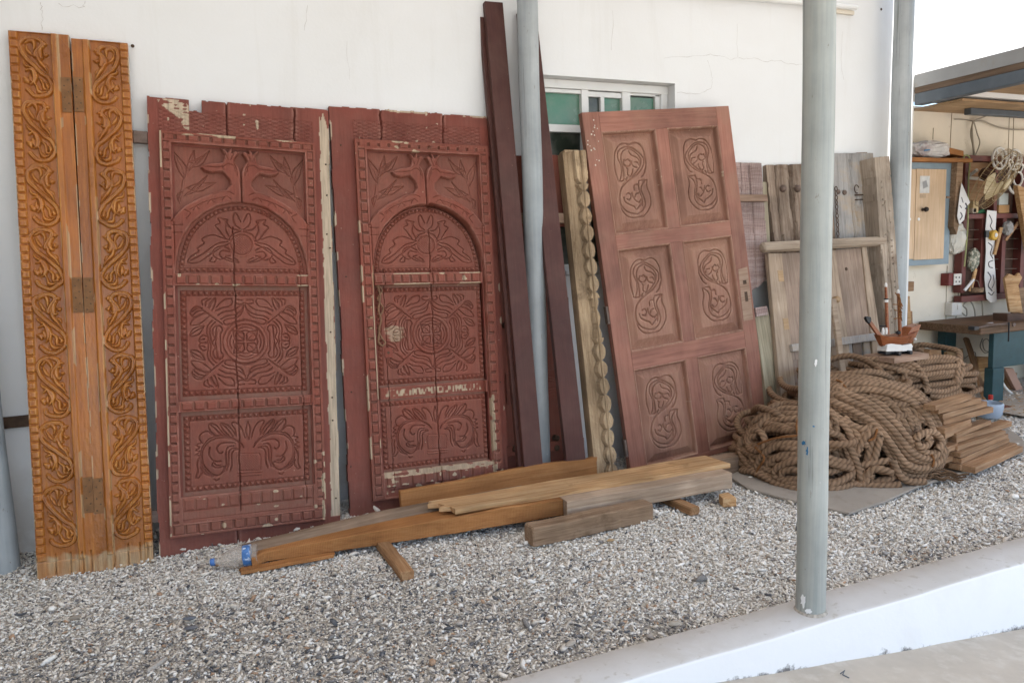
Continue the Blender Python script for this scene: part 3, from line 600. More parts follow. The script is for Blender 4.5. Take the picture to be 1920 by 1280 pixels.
# ------------------------------------------------------------------ the two red carved doors
M['red'] = painted('oxide_red_paint', (0.235, 0.067, 0.044), (0.235, 0.135, 0.098), (0.52, 0.40, 0.27))
M['redback'] = painted('oxide_red_board', (0.215, 0.062, 0.044), (0.22, 0.124, 0.094), (0.54, 0.43, 0.31))
d1 = lean((270,181), (620,208), (297,1042), (640,978), -.035)
d2 = lean2((625,200), (655,968), (918,220), (958,885), -.035, -.235)
C3, C4 = ((240,170), 2.845), ((260,600), 2.845)
D1 = dict(outer=[(297,250),(587,270),(322,1005),(611,971)], inner=[(318,272),(572,287),(343,978),(588,953)], r1=[(327,514),(575,516),(327,537),(577,537)], r2=[(337,751),(583,740),(338,771),(585,759)], r3=[(343,930),(587,908),(343,978),(587,953)])
D2 = dict(outer=[(662,263),(904,277),(700,958),(946,884)], inner=[(686,283),(892,293),(718,934),(926,900)], r1=[(698,516),(897,508),(698,538),(897,528)], r2=[(712,727),(907,713),(713,748),(908,735)], r3=[(719,880),(924,867),(720,934),(926,900)])
R1 = {k: box_uv(d1, v) for k, v in D1.items()}
birdR1 = (R1['inner'][0], R1['inner'][1], R1['r1'][3], R1['inner'][3]); medR1 = (R1['inner'][0], R1['inner'][1], R1['r2'][3], R1['r1'][2]); vasR1 = (R1['inner'][0], R1['inner'][1], R1['r3'][3], R1['r2'][2])
def n3(p): return norm(d1, birdR1, tr(*C3, p))
ARCH_IN = n3([(603,602),(540,605),(470,622),(400,660),(340,712),(298,775),(272,845),(258,915),(252,978)])
HEAD = n3([(525,532),(545,508),(540,482),(520,458),(500,438),(478,440),(440,444),(405,434),(386,413),(405,403),(440,393),(485,392),(503,388),(512,372),(515,345),(503,328),(494,312),(516,322),(530,338),(540,322),(552,310),(552,340),(572,328),(590,340),(572,362),(563,382),(585,408),(597,445),(600,500),(602,560)])
ARCH_OUT = n3([(225,705),(260,660),(300,622),(370,582),(450,550)])
BIRDPOLY = ARCH_IN + [(0.0, ARCH_IN[-1][1]), (0.0, ARCH_OUT[0][1])] + ARCH_OUT + HEAD
C5 = ((320,530), 5.818); C6 = ((330,760), 7.111)
def n5(p): return norm(d1, medR1, tr(*C5, p))
def n6(p): return norm(d1, vasR1, tr(*C6, p))
# one quadrant of the medallion (bottom left as seen) drawn from the photo, mirrored to the other three
MQ = [n5(p) for p in [
 [(815,890),(730,872),(650,845),(600,850),(590,885),(640,905),(720,915),(780,950),(820,1050)], [(560,905),(620,935),(700,945),(770,975),(815,1020)], [(530,950),(600,985),(690,995),(760,1030),(800,1060)],
 [(510,1000),(580,1030),(660,1040),(700,1090),(690,1115)], [(820,1070),(780,1060),(730,1080),(740,1110),(800,1105)], [(520,1040),(570,1090),(620,1120),(690,1125)],
 [(470,1010),(500,1060),(515,1140),(470,1090),(440,1030)], [(430,1040),(455,1090),(500,1140)], [(400,1060),(410,1110),(460,1135)], [(370,1075),(365,1120),(420,1140)],
 [(440,950),(380,900),(310,860),(225,860),(270,930),(350,970),(430,975)], [(400,990),(330,960),(270,940),(230,990),(280,1050),(340,1050)], [(250,955),(300,1000),(350,1010)], [(360,1040),(300,1030),(250,1000)],
 [(470,900),(420,850),(400,790),(410,700),(400,655)], [(500,880),(450,830),(430,770),(440,690),(425,655)], [(540,830),(490,830),(460,770),(480,700),(450,660)], [(545,650),(545,740),(570,790),(545,835),(510,820),(500,740),(490,660)],
 [(370,840),(330,770),(270,740),(215,745),(250,810),(310,835),(360,840)], [(225,755),(280,790),(340,820)], [(390,660),(330,660),(310,690),(350,740),(390,730)], [(330,690),(370,700)], [(575,850),(450,950),(340,1040)] ]]
VH = [n6(p) for p in [
 [(900,560),(850,500),(760,450),(650,425),(530,440),(430,490),(365,580),(345,690),(370,800),(440,880),(510,925),(560,930),(620,890),(650,820)], [(880,520),(800,460),(700,415),(600,400),(500,420),(410,470),(345,570),(325,680),(345,800),(410,890),(490,940)],
 [(780,500),(690,495),(600,505),(545,560),(560,620),(600,640),(615,620)], [(450,560),(440,650),(480,720),(540,750),(590,740)], [(760,540),(700,550),(670,600),(665,700),(670,800),(640,880)], [(790,570),(730,580),(700,640),(700,760),(670,870)], [(830,580),(770,600),(740,660),(745,780),(720,870)],
 [(500,400),(420,345),(340,370),(310,430),(330,490),(350,500)], [(520,400),(450,330),(435,270),(460,240),(540,270),(600,340),(660,400)], [(460,260),(530,320),(600,390)], [(700,400),(630,330),(595,260),(610,235),(690,270),(750,330),(790,400)], [(620,255),(690,320),(760,410)],
 [(800,410),(790,330),(740,250),(770,225),(840,260),(890,340),(920,430)], [(960,450),(930,330),(960,215)], [(330,500),(270,530),(310,560),(265,600),(320,620),(260,660),(320,670)], [(310,690),(280,780),(290,870),(260,965)], [(330,830),(345,890),(300,960),(265,965)], [(345,850),(390,910),(480,945)], [(590,800),(540,800),(500,760),(480,790),(510,820),(560,830),(630,810)], [(510,980),(540,1000),(570,980)] ]]
TY = [n3(p) for p in [[(545,800),(500,785),(450,770),(395,790),(405,815),(370,840),(375,860),(335,885),(320,915),(370,918),(430,880),(490,840),(540,815)], [(335,905),(400,870),(470,820),(530,805)], [(520,790),(485,745),(465,720),(490,705),(480,680),(530,690)], [(540,780),(520,740),(530,690)], [(600,740),(570,715),(560,670),(575,655),(600,700)], [(590,745),(550,735),(520,700)],
 [(545,850),(500,830),(460,845),(455,880),(490,900),(520,890)], [(540,860),(500,855),(490,880),(530,905),(585,920)], [(545,880),(520,885),(560,905),(590,915)], [(560,890),(585,905)], [(450,890),(435,910),(460,915),(470,895)], [(600,750),(560,765),(540,790)]]]
UPL = [((300,470),(238,322),.018), ((312,430),(350,318),.014), ((335,410),(432,322),.013), ((310,520),(466,490),.018), ((300,560),(420,455),.008), ((292,540),(272,598),.010), ((325,380),(400,350),.008)]
UPL = [(n3([a])[0], n3([b])[0], w) for a, b, w in UPL]
def red_door(fr, D, label, wicket, seed):
    t = thing('carved_red_door', label, 'carved door', fr.mat())
    R = {k: box_uv(fr, v) for k, v in D.items()}; o, i = R['outer'], R['inner']
    if not wicket: TL, TR = fr.uv(270,181), fr.uv(620,208); W_ = fr.uv(640,978)[0]
    else: TL, TR = fr.uv(625,200), fr.uv(918,220); W_ = max(TR[0], fr.uv(958,885)[0]); W_ = (W_ + TR[0]) / 2
    H = (TL[1] + TR[1]) / 2; u00 = min(TL[0], 0) * .5
    # back boards
    b = HF(u00, W_, -.03, H + .02, .0036); b.reg[:] = 1
    topv = TL[1] + (TR[1]-TL[1]) * (b.U - TL[0]) / (TR[0]-TL[0]) + .003 * vn(b.U * 40, 0*b.U, seed); b.reg[b.V > topv] = 0
    b.reg[(b.U < u00 + .005 + .004 * vn(b.V * 9, 0 * b.V + seed, 4)) | (b.U > W_ - .004 - .003 * vn(b.V * 7, 0 * b.V + seed, 6))] = 0
    lat = (fr.uv(*((296,200) if not wicket else (660,222)))[0], fr.uv(*((585,265) if not wicket else (900,270)))[0], o[3] + .004, o[3] + .004 + (.105 if not wicket else .095))
    wl = b.win(*lat); U, V = b.U[wl], b.V[wl]
    for sgn in (1, -1):
        q = ((U + sgn * V * 2.7) / .050) % 1; b.cut[wl] = np.maximum(b.cut[wl], .007 * np.clip(1 - (abs(q - .5) / .10) ** 2, 0, 1))
    for a in ((lat[0], lat[2], lat[0], lat[3]), (lat[0], lat[3], lat[1], lat[3]), (lat[1], lat[2], lat[1], lat[3])): b.groove([(a[0], a[1]), (a[2], a[3])], .003, .003, False)
    cracks = [(.42, o[2] - .09, H), (.80, o[3], H)] if not wicket else [(.30, o[3] - .03, H), (.68, o[3] - .03, H)]
    for f_, va, vb in cracks:
        vv = np.linspace(va, vb, 26); uu = u00 + W_ * f_ + .004 * vn(vv * 14, 0 * vv + f_ * 9, 3) + .003 * vn(vv * 50, 0 * vv, 8); b.groove(list(zip(uu, vv)), .0042, .03, False)
    if not wicket:
        a0, a1 = fr.uv(353,197)[0], fr.uv(378,197)[0]; b.reg[(b.U > a0) & (b.U < a1 + .002 * vn(b.V * 90, b.V * 0, 3)) & (b.V > fr.uv(365,210)[1] + .006 * vn(b.U * 60, b.U * 0, 4))] = 0
        P = fr.uvs([(292,184),(320,186),(345,190),(353,198),(355,245),(345,240),(337,222),(320,210),(300,195)]); w_, ins = b.inside(P); k = ins & (vn(b.U[w_] * 50, b.V[w_] * 130, 4) > -.35); b.chip[w_] = np.maximum(b.chip[w_], k * 1.0)
        us, ue = fr.uv(601,300)[0], fr.uv(618,300)[0]; sw = .004 * vn(b.V * 9, b.V * 0, 5) + .003 * vn(b.V * 33, b.V * 0, 6)
        st = (b.U > us + sw) & (b.U < ue + sw * .6) & (b.V < fr.uv(605,228)[1] + .05 * vn(b.U * 90, b.U * 0, 4)) & (b.V > fr.uv(620,968)[1]); b.chip[st] = 1.0; b.z[st] -= .002
    ed = np.minimum(abs(b.U - u00), abs(W_ - b.U)); b.chip = np.maximum(b.chip, .9 * (ed < .012) * (vn(b.U * 30, b.V * 17, seed) > .5)); b.chip = np.maximum(b.chip, .9 * (topv - b.V < .007) * (vn(b.U * 24, b.V * 30, seed + 3) > .5))
    b.chip = np.maximum(b.chip, (b.V > o[3]) * (vn(b.U * 34, b.V * 42, seed + 9) > .90)); b.dust = .35 * np.clip(.4 - b.V, 0, .4) / .4
    b.reg[(b.U > i[0] + .008) & (b.U < i[1] - .008) & (b.V > i[2] + .008) & (b.V < i[3] - .008)] = 0
    b.emit('board', M['redback'], t, 1, depth=.04)
    # carved front
    h = HF(o[0] - .001, o[1] + .001, o[2] - .001, o[3] + .001, .0021); h.z[:] = .016; h.reg[:] = 1
    bw = (i[0] - o[0]); nb = int((i[3] - i[2]) / (bw * .92)); f1, f2 = .24, .80
    h.beads(o[0] + bw*f1, o[0] + bw*f2, o[2] + .02, i[3] + .006, nb, .015, 'v', .004); h.beads(i[1] + (o[1]-i[1])*(1-f2), i[1] + (o[1]-i[1])*(1-f1), o[2] + .02, i[3] + .006, nb, .015, 'v', .004)
    h.beads(o[0] + bw*f1, o[1] - bw*f1, i[3] + bw*.3, o[3] - bw*.25, 13, .015, 'u', .004); h.beads(o[0] + bw*f1, o[1] - bw*f1, o[2] + bw*.2, i[2] - bw*.15, 13, .012, 'u', .005)
    def area(r, reg, z):
        w_ = h.win(*r); h.z[w_] = z; h.reg[w_] = reg; h.dust[w_] = 0; return w_
    birdR = (i[0], i[1], R['r1'][3], i[3]); medR = (i[0], i[1], R['r2'][3], R['r1'][2]); vasR = (i[0], i[1], R['r3'][3], R['r2'][2])
    w_ = area(birdR, 2, -.018); h.dust[w_] = .3
    poly = den(birdR, BIRDPOLY) ; polym = den(birdR, BIRDPOLY, mx=True)
    for s_ in (0, 1):
        for a, b_, w2 in UPL: h.leaf(den(birdR, [a], mx=s_)[0], den(birdR, [b_], mx=s_)[0], w2, .008 * (1 if s_ else -1), .003, .0045)
        h.ridge(den(birdR, n3([(318,420),(300,470),(290,530),(275,592)]), mx=s_), .005, .008, .006, base=-.018)
    h.ridge([(birdR[0], (birdR[2]+birdR[3])/2), (birdR[0] + .001, birdR[3])], .004, .004, 0.001, False, -.018)
    # arched panel inside the arch
    inn = den(birdR, ARCH_IN); mid = [(x, y) for x, y in den(birdR, ARCH_IN, mx=True)][::-1]; full = inn[::-1] + mid[::-1]
    w_, ins = h.inside(np.array(full)); zz = h.z[w_]; zz[ins] = -.010 if not wicket else -.024; h.z[w_] = zz; rg = h.reg[w_]; rg[ins] = 3; h.reg[w_] = rg; du = h.dust[w_]; du[ins] = .12; h.dust[w_] = du; tb = -.010 if not wicket else -.024
    for p in (poly, polym):
        w_, ins = h.fill(p, .004, .017, .010); du = h.dust[w_]; du[ins] = 0; h.dust[w_] = du; rg = h.reg[w_]; rg[ins] = 2; h.reg[w_] = rg
    cu = (birdR[0] + birdR[1]) / 2
    for s_ in (0, 1):
        for p in [[(500,418),(530,400),(560,410),(570,440)], [(560,395),(575,425),(580,460)], [(400,413),(470,416),(500,412)], [(450,560),(500,545),(540,550),(560,560)], [(330,640),(380,612),(440,590),(510,575)], [(300,640),(330,660),(310,690)], [(345,645),(360,625),(380,640)], [(420,610),(440,590),(460,605)], [(500,590),(520,570),(545,585)], [(235,722),(290,722)], [(238,762),(285,762)], [(510,330),(520,350),(530,375)], [(560,345),(550,365),(545,380)]]: h.groove(den(birdR, n3(p), mx=s_), .0026, .0035)
    h.groove([(cu, den(birdR, [HEAD[-1]])[0][1] + .002), (cu, den(birdR, [HEAD[-3]])[0][1])], .003, .006, False)
    # dentils following the arch and its foot
    P = cr(den(birdR, ARCH_IN), 10); P = np.vstack([P[::-1], cr(den(birdR, ARCH_IN, mx=True), 10)[1:]]); seg = np.linalg.norm(np.diff(P, axis=0), axis=1); s_cum = np.concatenate([[0], np.cumsum(seg)]); ddn = .0235
    cen = np.array([cu, P[0][1]]); inset = .022
    for k in range(int(s_cum[-1] / ddn)):
        q = (k + .5) * ddn; j = np.searchsorted(s_cum, q) - 1; a = (q - s_cum[j]) / (seg[j] + 1e-9); p = P[j] + (P[j+1]-P[j]) * a; tg = _nrm(P[j+1]-P[j]); nn = np.array([tg[1], -tg[0]])
        if (cen + [0, .08] - p) @ nn < 0: nn = -nn
        c = p + nn * inset; w_ = h.win(c[0]-.02, c[0]+.02, c[1]-.02, c[1]+.02); U, V = h.U[w_] - c[0], h.V[w_] - c[1]; aa = abs(U*tg[0]+V*tg[1]) / (ddn*.5); bb = abs(U*nn[0]+V*nn[1]) / .011; k_ = 1 - np.maximum(aa, bb); m = (k_ > 0) & (h.reg[w_] == 3); zz = h.z[w_]; zz[m] = tb - .008 + .018 * k_[m]; h.z[w_] = zz
    y0 = birdR[2]; xa, xb = den(birdR, [ARCH_IN[-1]])[0][0] + .012, den(birdR, [ARCH_IN[-1]], mx=True)[0][0] - .012
    h.pyr(xa, xb, y0 + .008, y0 + .030, int((xb-xa)/.0235), .018, 'u', tb - .008); h.groove([(xa, y0 + .036), (xb, y0 + .036)], .002, .003, False)
    for s_ in (0, 1):
        for p in TY: h.groove(den(birdR, p, mx=s_), .0034, .0052)
    fc = np.array(den(birdR, n3([(604,822)]))[0]); rr = .047 if not wicket else .046; w_ = h.win(fc[0]-.07, fc[0]+.07, fc[1]-.07, fc[1]+.07); U, V = h.U[w_]-fc[0], h.V[w_]-fc[1]; r_ = np.hypot(U, V); zz = h.z[w_]; m = r_ < rr; zz[m] = tb + .004 * np.sqrt(1 - (r_[m]/rr)**2) ; h.z[w_] = zz; ct = h.cut[w_]; ct[m] = 0
    q1 = ((U + V) / .0125) % 1; q2 = ((U - V) / .0125) % 1; g = np.maximum(np.clip(1 - (abs(q1-.5)/.2)**2, 0, 1), np.clip(1 - (abs(q2-.5)/.2)**2, 0, 1)); ct[m] = (.0035 * g)[m]; ring = np.clip(1 - ((r_-rr)/.0035)**2, 0, 1); h.cut[w_] = np.maximum(ct, .006 * ring); h.ridge([(fc[0] + (rr+.007)*math.cos(a), fc[1] + (rr+.007)*math.sin(a)) for a in np.linspace(0, 2*math.pi, 30)], .004, .004, .003, False, tb)
    # square panels
    def panel(r, reg, level):
        area(r, reg, level); m_ = .019 if not wicket else .012; h.dust[h.win(*r)] = .10
        w_ = h.win(*r); U, V = h.U[w_], h.V[w_]; d = np.minimum(np.minimum(U-r[0], r[1]-U), np.minimum(V-r[2], r[3]-V)); zz = h.z[w_]; zz[d < m_] = level - .008; h.z[w_] = zz; du = h.dust[w_]; du[d < m_] = .8; h.dust[w_] = du
        a, b_, c, d_ = r[0]+m_, r[1]-m_, r[2]+m_, r[3]-m_; tt = .026; pw = .0245
        h.pyr(a, b_, c, c+tt, int((b_-a)/pw), .019, 'u', level - .009); h.pyr(a, b_, d_-tt, d_, int((b_-a)/pw), .019, 'u', level - .009); h.pyr(a, a+tt, c+tt, d_-tt, int((d_-c-2*tt)/pw), .019, 'v', level - .009); h.pyr(b_-tt, b_, c+tt, d_-tt, int((d_-c-2*tt)/pw), .019, 'v', level - .009)
    L = -.010 if not wicket else -.022
    panel(medR, 7, L); panel(vasR, 8, L)
    for mx in (0, 1):
        for my in (0, 1):
            for p in MQ: h.groove(den(medR, p, mx=mx, my=my), .0034, .0055, n=5)
    mc = np.array([(medR[0]+medR[1])/2, (medR[2]+medR[3])/2]); mr = (medR[1]-medR[0]) * .148
    w_ = h.win(mc[0]-mr*1.4, mc[0]+mr*1.4, mc[1]-mr*1.4, mc[1]+mr*1.4); r_ = np.hypot(h.U[w_]-mc[0], h.V[w_]-mc[1]); ct = h.cut[w_]; ct[r_ < mr*1.1] = 0; h.cut[w_] = ct
    ring = lambda q: [(mc[0] + q*math.cos(a), mc[1] + q*math.sin(a)) for a in np.linspace(0, 2*math.pi, 40)]
    h.ridge(ring(mr*1.05), .008, .008, .006, False, L); h.groove(ring(mr*1.05 + .008), .0032, .005, False); h.groove(ring(mr*.94), .0035, .006, False)
    for k in range(4):
        a = math.pi/4 + k*math.pi/2; dr = np.array([math.cos(a), math.sin(a)]); h.leaf(mc + dr*mr*.12, mc + dr*mr*.88, mr*.27, 0, .0032, .006); a2 = k*math.pi/2; d2_ = np.array([math.cos(a2), math.sin(a2)]); pp = np.array([-d2_[1], d2_[0]])
        h.groove([mc + d2_*mr*.45 + pp*mr*.45, mc + d2_*mr*.62, mc + d2_*mr*.45 - pp*mr*.45], .003, .005); h.groove([mc + d2_*mr*.70 + pp*mr*.35, mc + d2_*mr*.80, mc + d2_*mr*.70 - pp*mr*.35], .003, .005)
    for mx in (0, 1):
        for p in VH: h.groove(den(vasR, p, mx=mx), .0036, .0058, n=5)
    vz = np.array(den(vasR, n6([(835,640),(1110,640),(1135,700),(1120,860),(830,860),(810,700)]))); w_, ins = h.inside(vz); U, V = h.U[w_], h.V[w_]; q1 = ((U*1.2 + V) / .012) % 1; q2 = ((U*1.2 - V) / .012) % 1; g = np.maximum(np.clip(1-(abs(q1-.5)/.16)**2, 0, 1), np.clip(1-(abs(q2-.5)/.16)**2, 0, 1)); ct = h.cut[w_]; ct[ins] = (.0026*g)[ins]; h.cut[w_] = ct; zz = h.z[w_]; zz[ins] = L + .0025; h.z[w_] = zz
    h.groove(list(vz) + [vz[0]], .003, .005, False)
    for yy in (890, 930): h.ridge(den(vasR, n6([(830,yy),(1140,yy-20)])), .0035, .0035, .005, False, L)
    # rails
    def rail(r, reg, n, z):
        area(r, reg, z); hh = r[3]-r[2]; h.beads(r[0]+.004, r[1]-.004, r[2]+hh*.16, r[3]-hh*.16, n, .012, 'u', z - .004)
    rail(R['r1'], 4, 12, .012)
    if wicket:
        area(R['r2'], 5, -.018); r = R['r2']; w_ = h.win(r[0]+.03, r[1]-.012, r[2]+.012, r[3]-.014); h.chip[w_] = np.clip(1.6 * vn(h.U[w_] * 120, h.V[w_] * 55, 4) + .35, 0, 1); area(R['r3'], 6, .004); r = R['r3']; h.beads(r[0]+.005, r[1]-.003, r[3]-.075, r[3]-.022, 9, .010, 'u', .004, gap=.28); h.z[h.win(r[0]+.02, r[1], r[2], r[3]-.085)] = -.004
        w_ = h.win(r[0], r[1], r[3]-.026, r[3]); h.chip[w_] = .85 * (vn(h.U[w_] * 28, h.V[w_] * 70, 6) > -.3); w_ = h.win(r[0], r[1], r[3]-.11, r[3]-.02); h.chip[w_] = np.maximum(h.chip[w_], (vn(h.U[w_] * 40, h.V[w_] * 60, 7) > .6))
        # the wicket stands ajar: a dark slot down its right side and round the arch
        A = cr(den(birdR, ARCH_IN, mx=True), 8); sl_ = list(A[2:]) + [(medR[1] - .004, medR[3]), (vasR[1] - .003, vasR[2])]; h.groove(sl_, .0085, .05, False); A = cr(den(birdR, ARCH_IN), 8); h.groove(list(A), .004, .02, False)
        gl = [(medR[0] + .002, birdR[2]), (medR[0] + .002, vasR[2])]; h.groove(gl, .004, .03, False)
    else:
        rail(R['r2'], 5, 11, .010); r = R['r3']; area(r, 6, .008); h.beads(r[0]+.004, r[1]-.004, r[3]-.058, r[3]-.008, 12, .006, 'u', .008); h.groove([(r[0], r[3]-.064), (r[1], r[3]-.064)], .002, .003, False); h.groove([(r[0], r[2]+.012), (r[1], r[2]+.012)], .003, .004, False); w_ = h.win(r[0], r[1], r[2]+.016, r[3]-.068); h.dust[w_] = .55
    for f_ in ((.43, .93) if not wicket else (.52, .10)):
        vv = np.linspace(i[2] + .03, birdR[2] + (.22 if f_ in (.43, .52) else .02), 60); uu = i[0] + (i[1]-i[0]) * f_ + .0035 * vn(vv * 13, 0*vv + f_ * 5, 2) + .0025 * vn(vv * 45, 0*vv, 4); h.groove(list(zip(uu, vv)), .0036 if f_ in (.43, .52) else .0022, .02, False)
    # worn edges
    ed = h.U - o[0]; tp = o[3] - h.V; bt = h.V - o[2]
    h.chip = np.maximum(h.chip, .95 * (ed < .007) * (vn(h.U * 20, h.V * 9, seed + 1) > (.05 if not wicket else .3)) * (vn(h.U*30, h.V*40, 2) > -.4)); h.chip = np.maximum(h.chip, .95 * (tp < .010) * (vn(h.U * 12, h.V * 30, seed + 2) > .3)); h.chip = np.maximum(h.chip, .9 * (bt < .012) * (vn(h.U * 13, h.V * 30, seed + 3) > .35)); h.chip = np.maximum(h.chip, (h.reg == 1) * (h.V < i[2] + .35) * (vn(h.U * 22, h.V * 28, seed + 4) > .78)); h.chip = np.maximum(h.chip, ((h.reg == 4) | (h.reg == 6)) * (vn(h.U * 26, h.V * 60, seed + 5) > .82)); h.chip = np.maximum(h.chip, (h.reg == 1) * (h.V > i[3]) * (vn(h.U * 24, h.V * 50, seed + 6) > .80))
    r = R['r1']; h.chip = np.maximum(h.chip, .95 * (h.reg == 4) * ((h.V - r[2] < .007) | (r[3] - h.V < .006)) * (vn(h.U * 9, h.V * 0, seed + 8) > .25))
    if wicket: h.chip = np.maximum(h.chip, (h.U > i[1] + .002) * (h.U < i[1] + .02) * (h.V < R['r2'][2]) * (vn(h.U * 60, h.V * 26, 4) > -.35)); h.chip = np.maximum(h.chip, .95 * (abs(h.U - i[0] + .004) < .005) * (h.V < R['r1'][3]) * (h.V > i[2] + .25) * (vn(h.U * 9, h.V * 6, 3) > -.2))
    else: h.chip = np.maximum(h.chip, (h.U > o[1] - .016) * (h.V < i[2] + .22) * (vn(h.U * 60, h.V * 26, 4) > .1))
    h.dust = np.maximum(h.dust, .35 * np.clip((i[2] + .45 - h.V) / .45, 0, 1)); h.dust = np.maximum(h.dust, np.clip(h.cut / .008, 0, 1) * .12)
    if wicket:
        wc = fr.uv(742, 624); q = ((h.U - wc[0]) / .052) ** 2 + ((h.V - wc[1]) / .046) ** 2 + .45 * vn(h.U * 40, h.V * 40, 5) + .5 * vn(h.U * 25, h.V * 150, 6); h.chip = np.maximum(h.chip, .62 * np.clip((1 - q) * 2.2, 0, 1))
    h.z += .013
    for nm, k in (('frame', 1), ('bird_panel', 2), ('arched_panel', 3), ('rail', 4), ('medallion_panel', 7), ('rail', 5), ('vase_panel', 8), ('rail', 6)):
        h.emit(nm, M['red'], t, k, depth=.012, noise=.0005, sculpt=.22)
    nl = MB()
    for px, py in ([(361,262),(444,268),(529,275),(369,526),(451,529),(534,525),(374,760),(458,755),(541,752),(612,307),(614,365),(614,438),(620,464),(621,622),(624,745),(625,788),(631,934),(406,957),(470,950),(531,945)] if not wicket else [(792,278),(856,282),(793,522),(740,276),(700,265),(660,735),(659,875),(925,565),(940,716),(640,271),(650,518)]):
        u, v = fr.uv(px, py, .015); nl.lathe((u, v, .014 if o[0] < u < o[1] else 0), [(.004, -.004), (.004, .003), (.0025, .0045)], 8)
    nl.build('nail', M['rust'], t)
    return t, fr, R
t1, _, RD1 = red_door(d1, D1, 'broken topped red carved door with a long bare pale strip down its right edge', False, 21)
t2, _, RD2 = red_door(d2, D2, 'red carved door with an ajar arched wicket, leaning left of the maroon planks', True, 33)
for px, py in ((263,256), (296,968)): # pivot lugs on the left edge
    u, v = d1.uv(px, py); MB().box(u - .03, u + .03, v - .027, v + .027, -.03, -.005).build('pivot_lug', M['iron'], t1, bevel=.004)
u, v = d2.uv(924, 288); MB().box(u - .05, u + .012, v - .02, v + .02, .0, .012).build('pivot_lug', M['redback'], t2, bevel=.003)
# rope pull, bolt and lock plate of the wicket
M['bone'] = plain('dirty_strap', (0.25, 0.135, 0.075), 0.7, 0.3, var=.35, scale=60, bump=.4)
P = [(*d2.uv(x, y, .0), .006 + .004 * math.sin(k)) for k, (x, y) in enumerate([(706,530),(712,555),(709,580),(714,600),(710,620),(716,634),(722,642),(716,648),(709,640),(711,618)])]
MB().tube(cr(P, 6), .0048, 8).build('rope_pull', M['bone'], t2, smooth=True)
P = [(*d2.uv(x, y, .0), .003) for x, y in [(703,528),(716,545),(708,560),(718,578),(711,596)]]; MB().tube(cr(P, 6), .004, 8).build('rope_pull', M['bone'], t2, smooth=True)
u, v = d2.uv(730, 661, .005); lp = MB().box(u - .02, u + .02, v - .026, v + .026, -.03, -.004).build('lock_plate', M['red'], t2, bevel=.002); MB().lathe((u - .002, v, -.004), [(.007, -.001), (.007, .0008), (.004, .001)], 12).build('keyhole', M['rust'], lp)
P = np.array(d2.uvs([(694,498),(698,498),(699,545),(699,600),(694,632),(690,640),(692,600),(694,550)])); MB().prism([tuple(p) for p in P], .010, .021).build('splintered_edge', M['ply'], t2, bevel=.001)

# ------------------------------------------------------------------ maroon planks
M['maroon'] = painted('maroon_paint', (0.094, 0.040, 0.033), (0.16, 0.10, 0.08), (0.30, 0.17, 0.12), rough=0.42)
def slab(fr, name, label, cat, poly_px, n0, n1, mat, bevel=.003, group=None):
    t = MB().prism(fr.uvs(poly_px), n0, n1).build(name, mat, None, bevel=bevel); t.matrix_world = fr.mat(); tag(t, label, cat, group); return t
def plank_lean(label, tl, ml, tr, mr, yt, yb, th=.035, extra=None):
    fr = lean2(tl, ml, tr, mr, yt, yb); TL, TR = fr.uv(*tl), fr.uv(*tr); t = MB()
    W = fr.uv(*mr)[0]; t.prism([(0, 0), (W, 0), tuple(TR), tuple(TL)], -th, 0)
    o = t.build('long_plank', M['maroon'], None, bevel=.003); o.matrix_world = fr.mat(); tag(o, label, 'plank', 'maroon planks leaning on the wall')
    return fr, o, W
fp1, p1, W1_ = plank_lean('long maroon plank with a stepped top end, left of the pale steel pole', (909,2), (983,872), (943,5), (1018,868), -.03, -.40)
a = fp1.uv(909, 26); b_ = MB().box(a[0] - .012, a[0] + .05, 0.0, a[1], -.07, -.038).build('backing_strip', M['maroon'], p1, bevel=.002)
fp2, p2, W2_ = plank_lean('maroon plank leaning behind and right of the pale steel pole', (972,22), (1062,860), (1006,22), (1098,855), -.03, -.40)

# ------------------------------------------------------------------ old red door standing behind the planks
M['oldred'] = painted('faded_old_red', (0.20, 0.062, 0.042), (0.20, 0.12, 0.085), (0.36, 0.25, 0.16))
fd = lean2((926,287), (950,860), (1062,291), (1096,862), -.02, -.17)
od = thing('old_red_door', 'faded old red door mostly hidden behind the maroon planks', 'old door', fd.mat())
H = fd.uv(1000, 289)[1]; W = fd.uv(1062, 291)[0]; sp = [0, W*.20, W*.52, W*.80, W]
pl = MB()
for k in range(3):
    a, c = sp[k] + .002, sp[k+1] - .002; pl.box(a, c, 0, H - .01 * (k % 2), -.035, -.004 * (k % 2))
pl.build('board', M['oldred'], od, bevel=.003)
v1 = fd.uv(1000, 425)[1]; MB().box(sp[3], W, v1, H, -.035, -.001).build('board', M['oldred'], od, bevel=.003)
v0 = fd.uv(1000, 560)[1]; MB().box(sp[3], W - .02, 0, v0, -.05, -.02).build('board', M['oldred'], od, bevel=.003)
M['paleold'] = wood('pale_old_wood', (0.22, 0.13, 0.085), (0.36, 0.235, 0.165), (0.46, 0.33, 0.24), 'X')
for y, nm in ((410, 'cross_batten'), (838, 'cross_batten')):
    v = fd.uv(1010, y)[1]; MB().box(-.01, W + .01, v - .028, v + .028, .001, .028).build(nm, M['paleold'] if y < 500 else M['oldred'], od, bevel=.004)
st = MB()
for x, y in ((1040,838), (1040,820), (962,840), (946,610), (962,612)):
    u, v = fd.uv(x, y); st.lathe((u, v, .0), [(.018, 0), (.017, .03), (.010, .04), (.003, .043)], 12)
st.build('stud', M['rust'], od, smooth=True)
lz = HF(.02, W - .04, .45, .62, .004); c = (W * .5, .535)
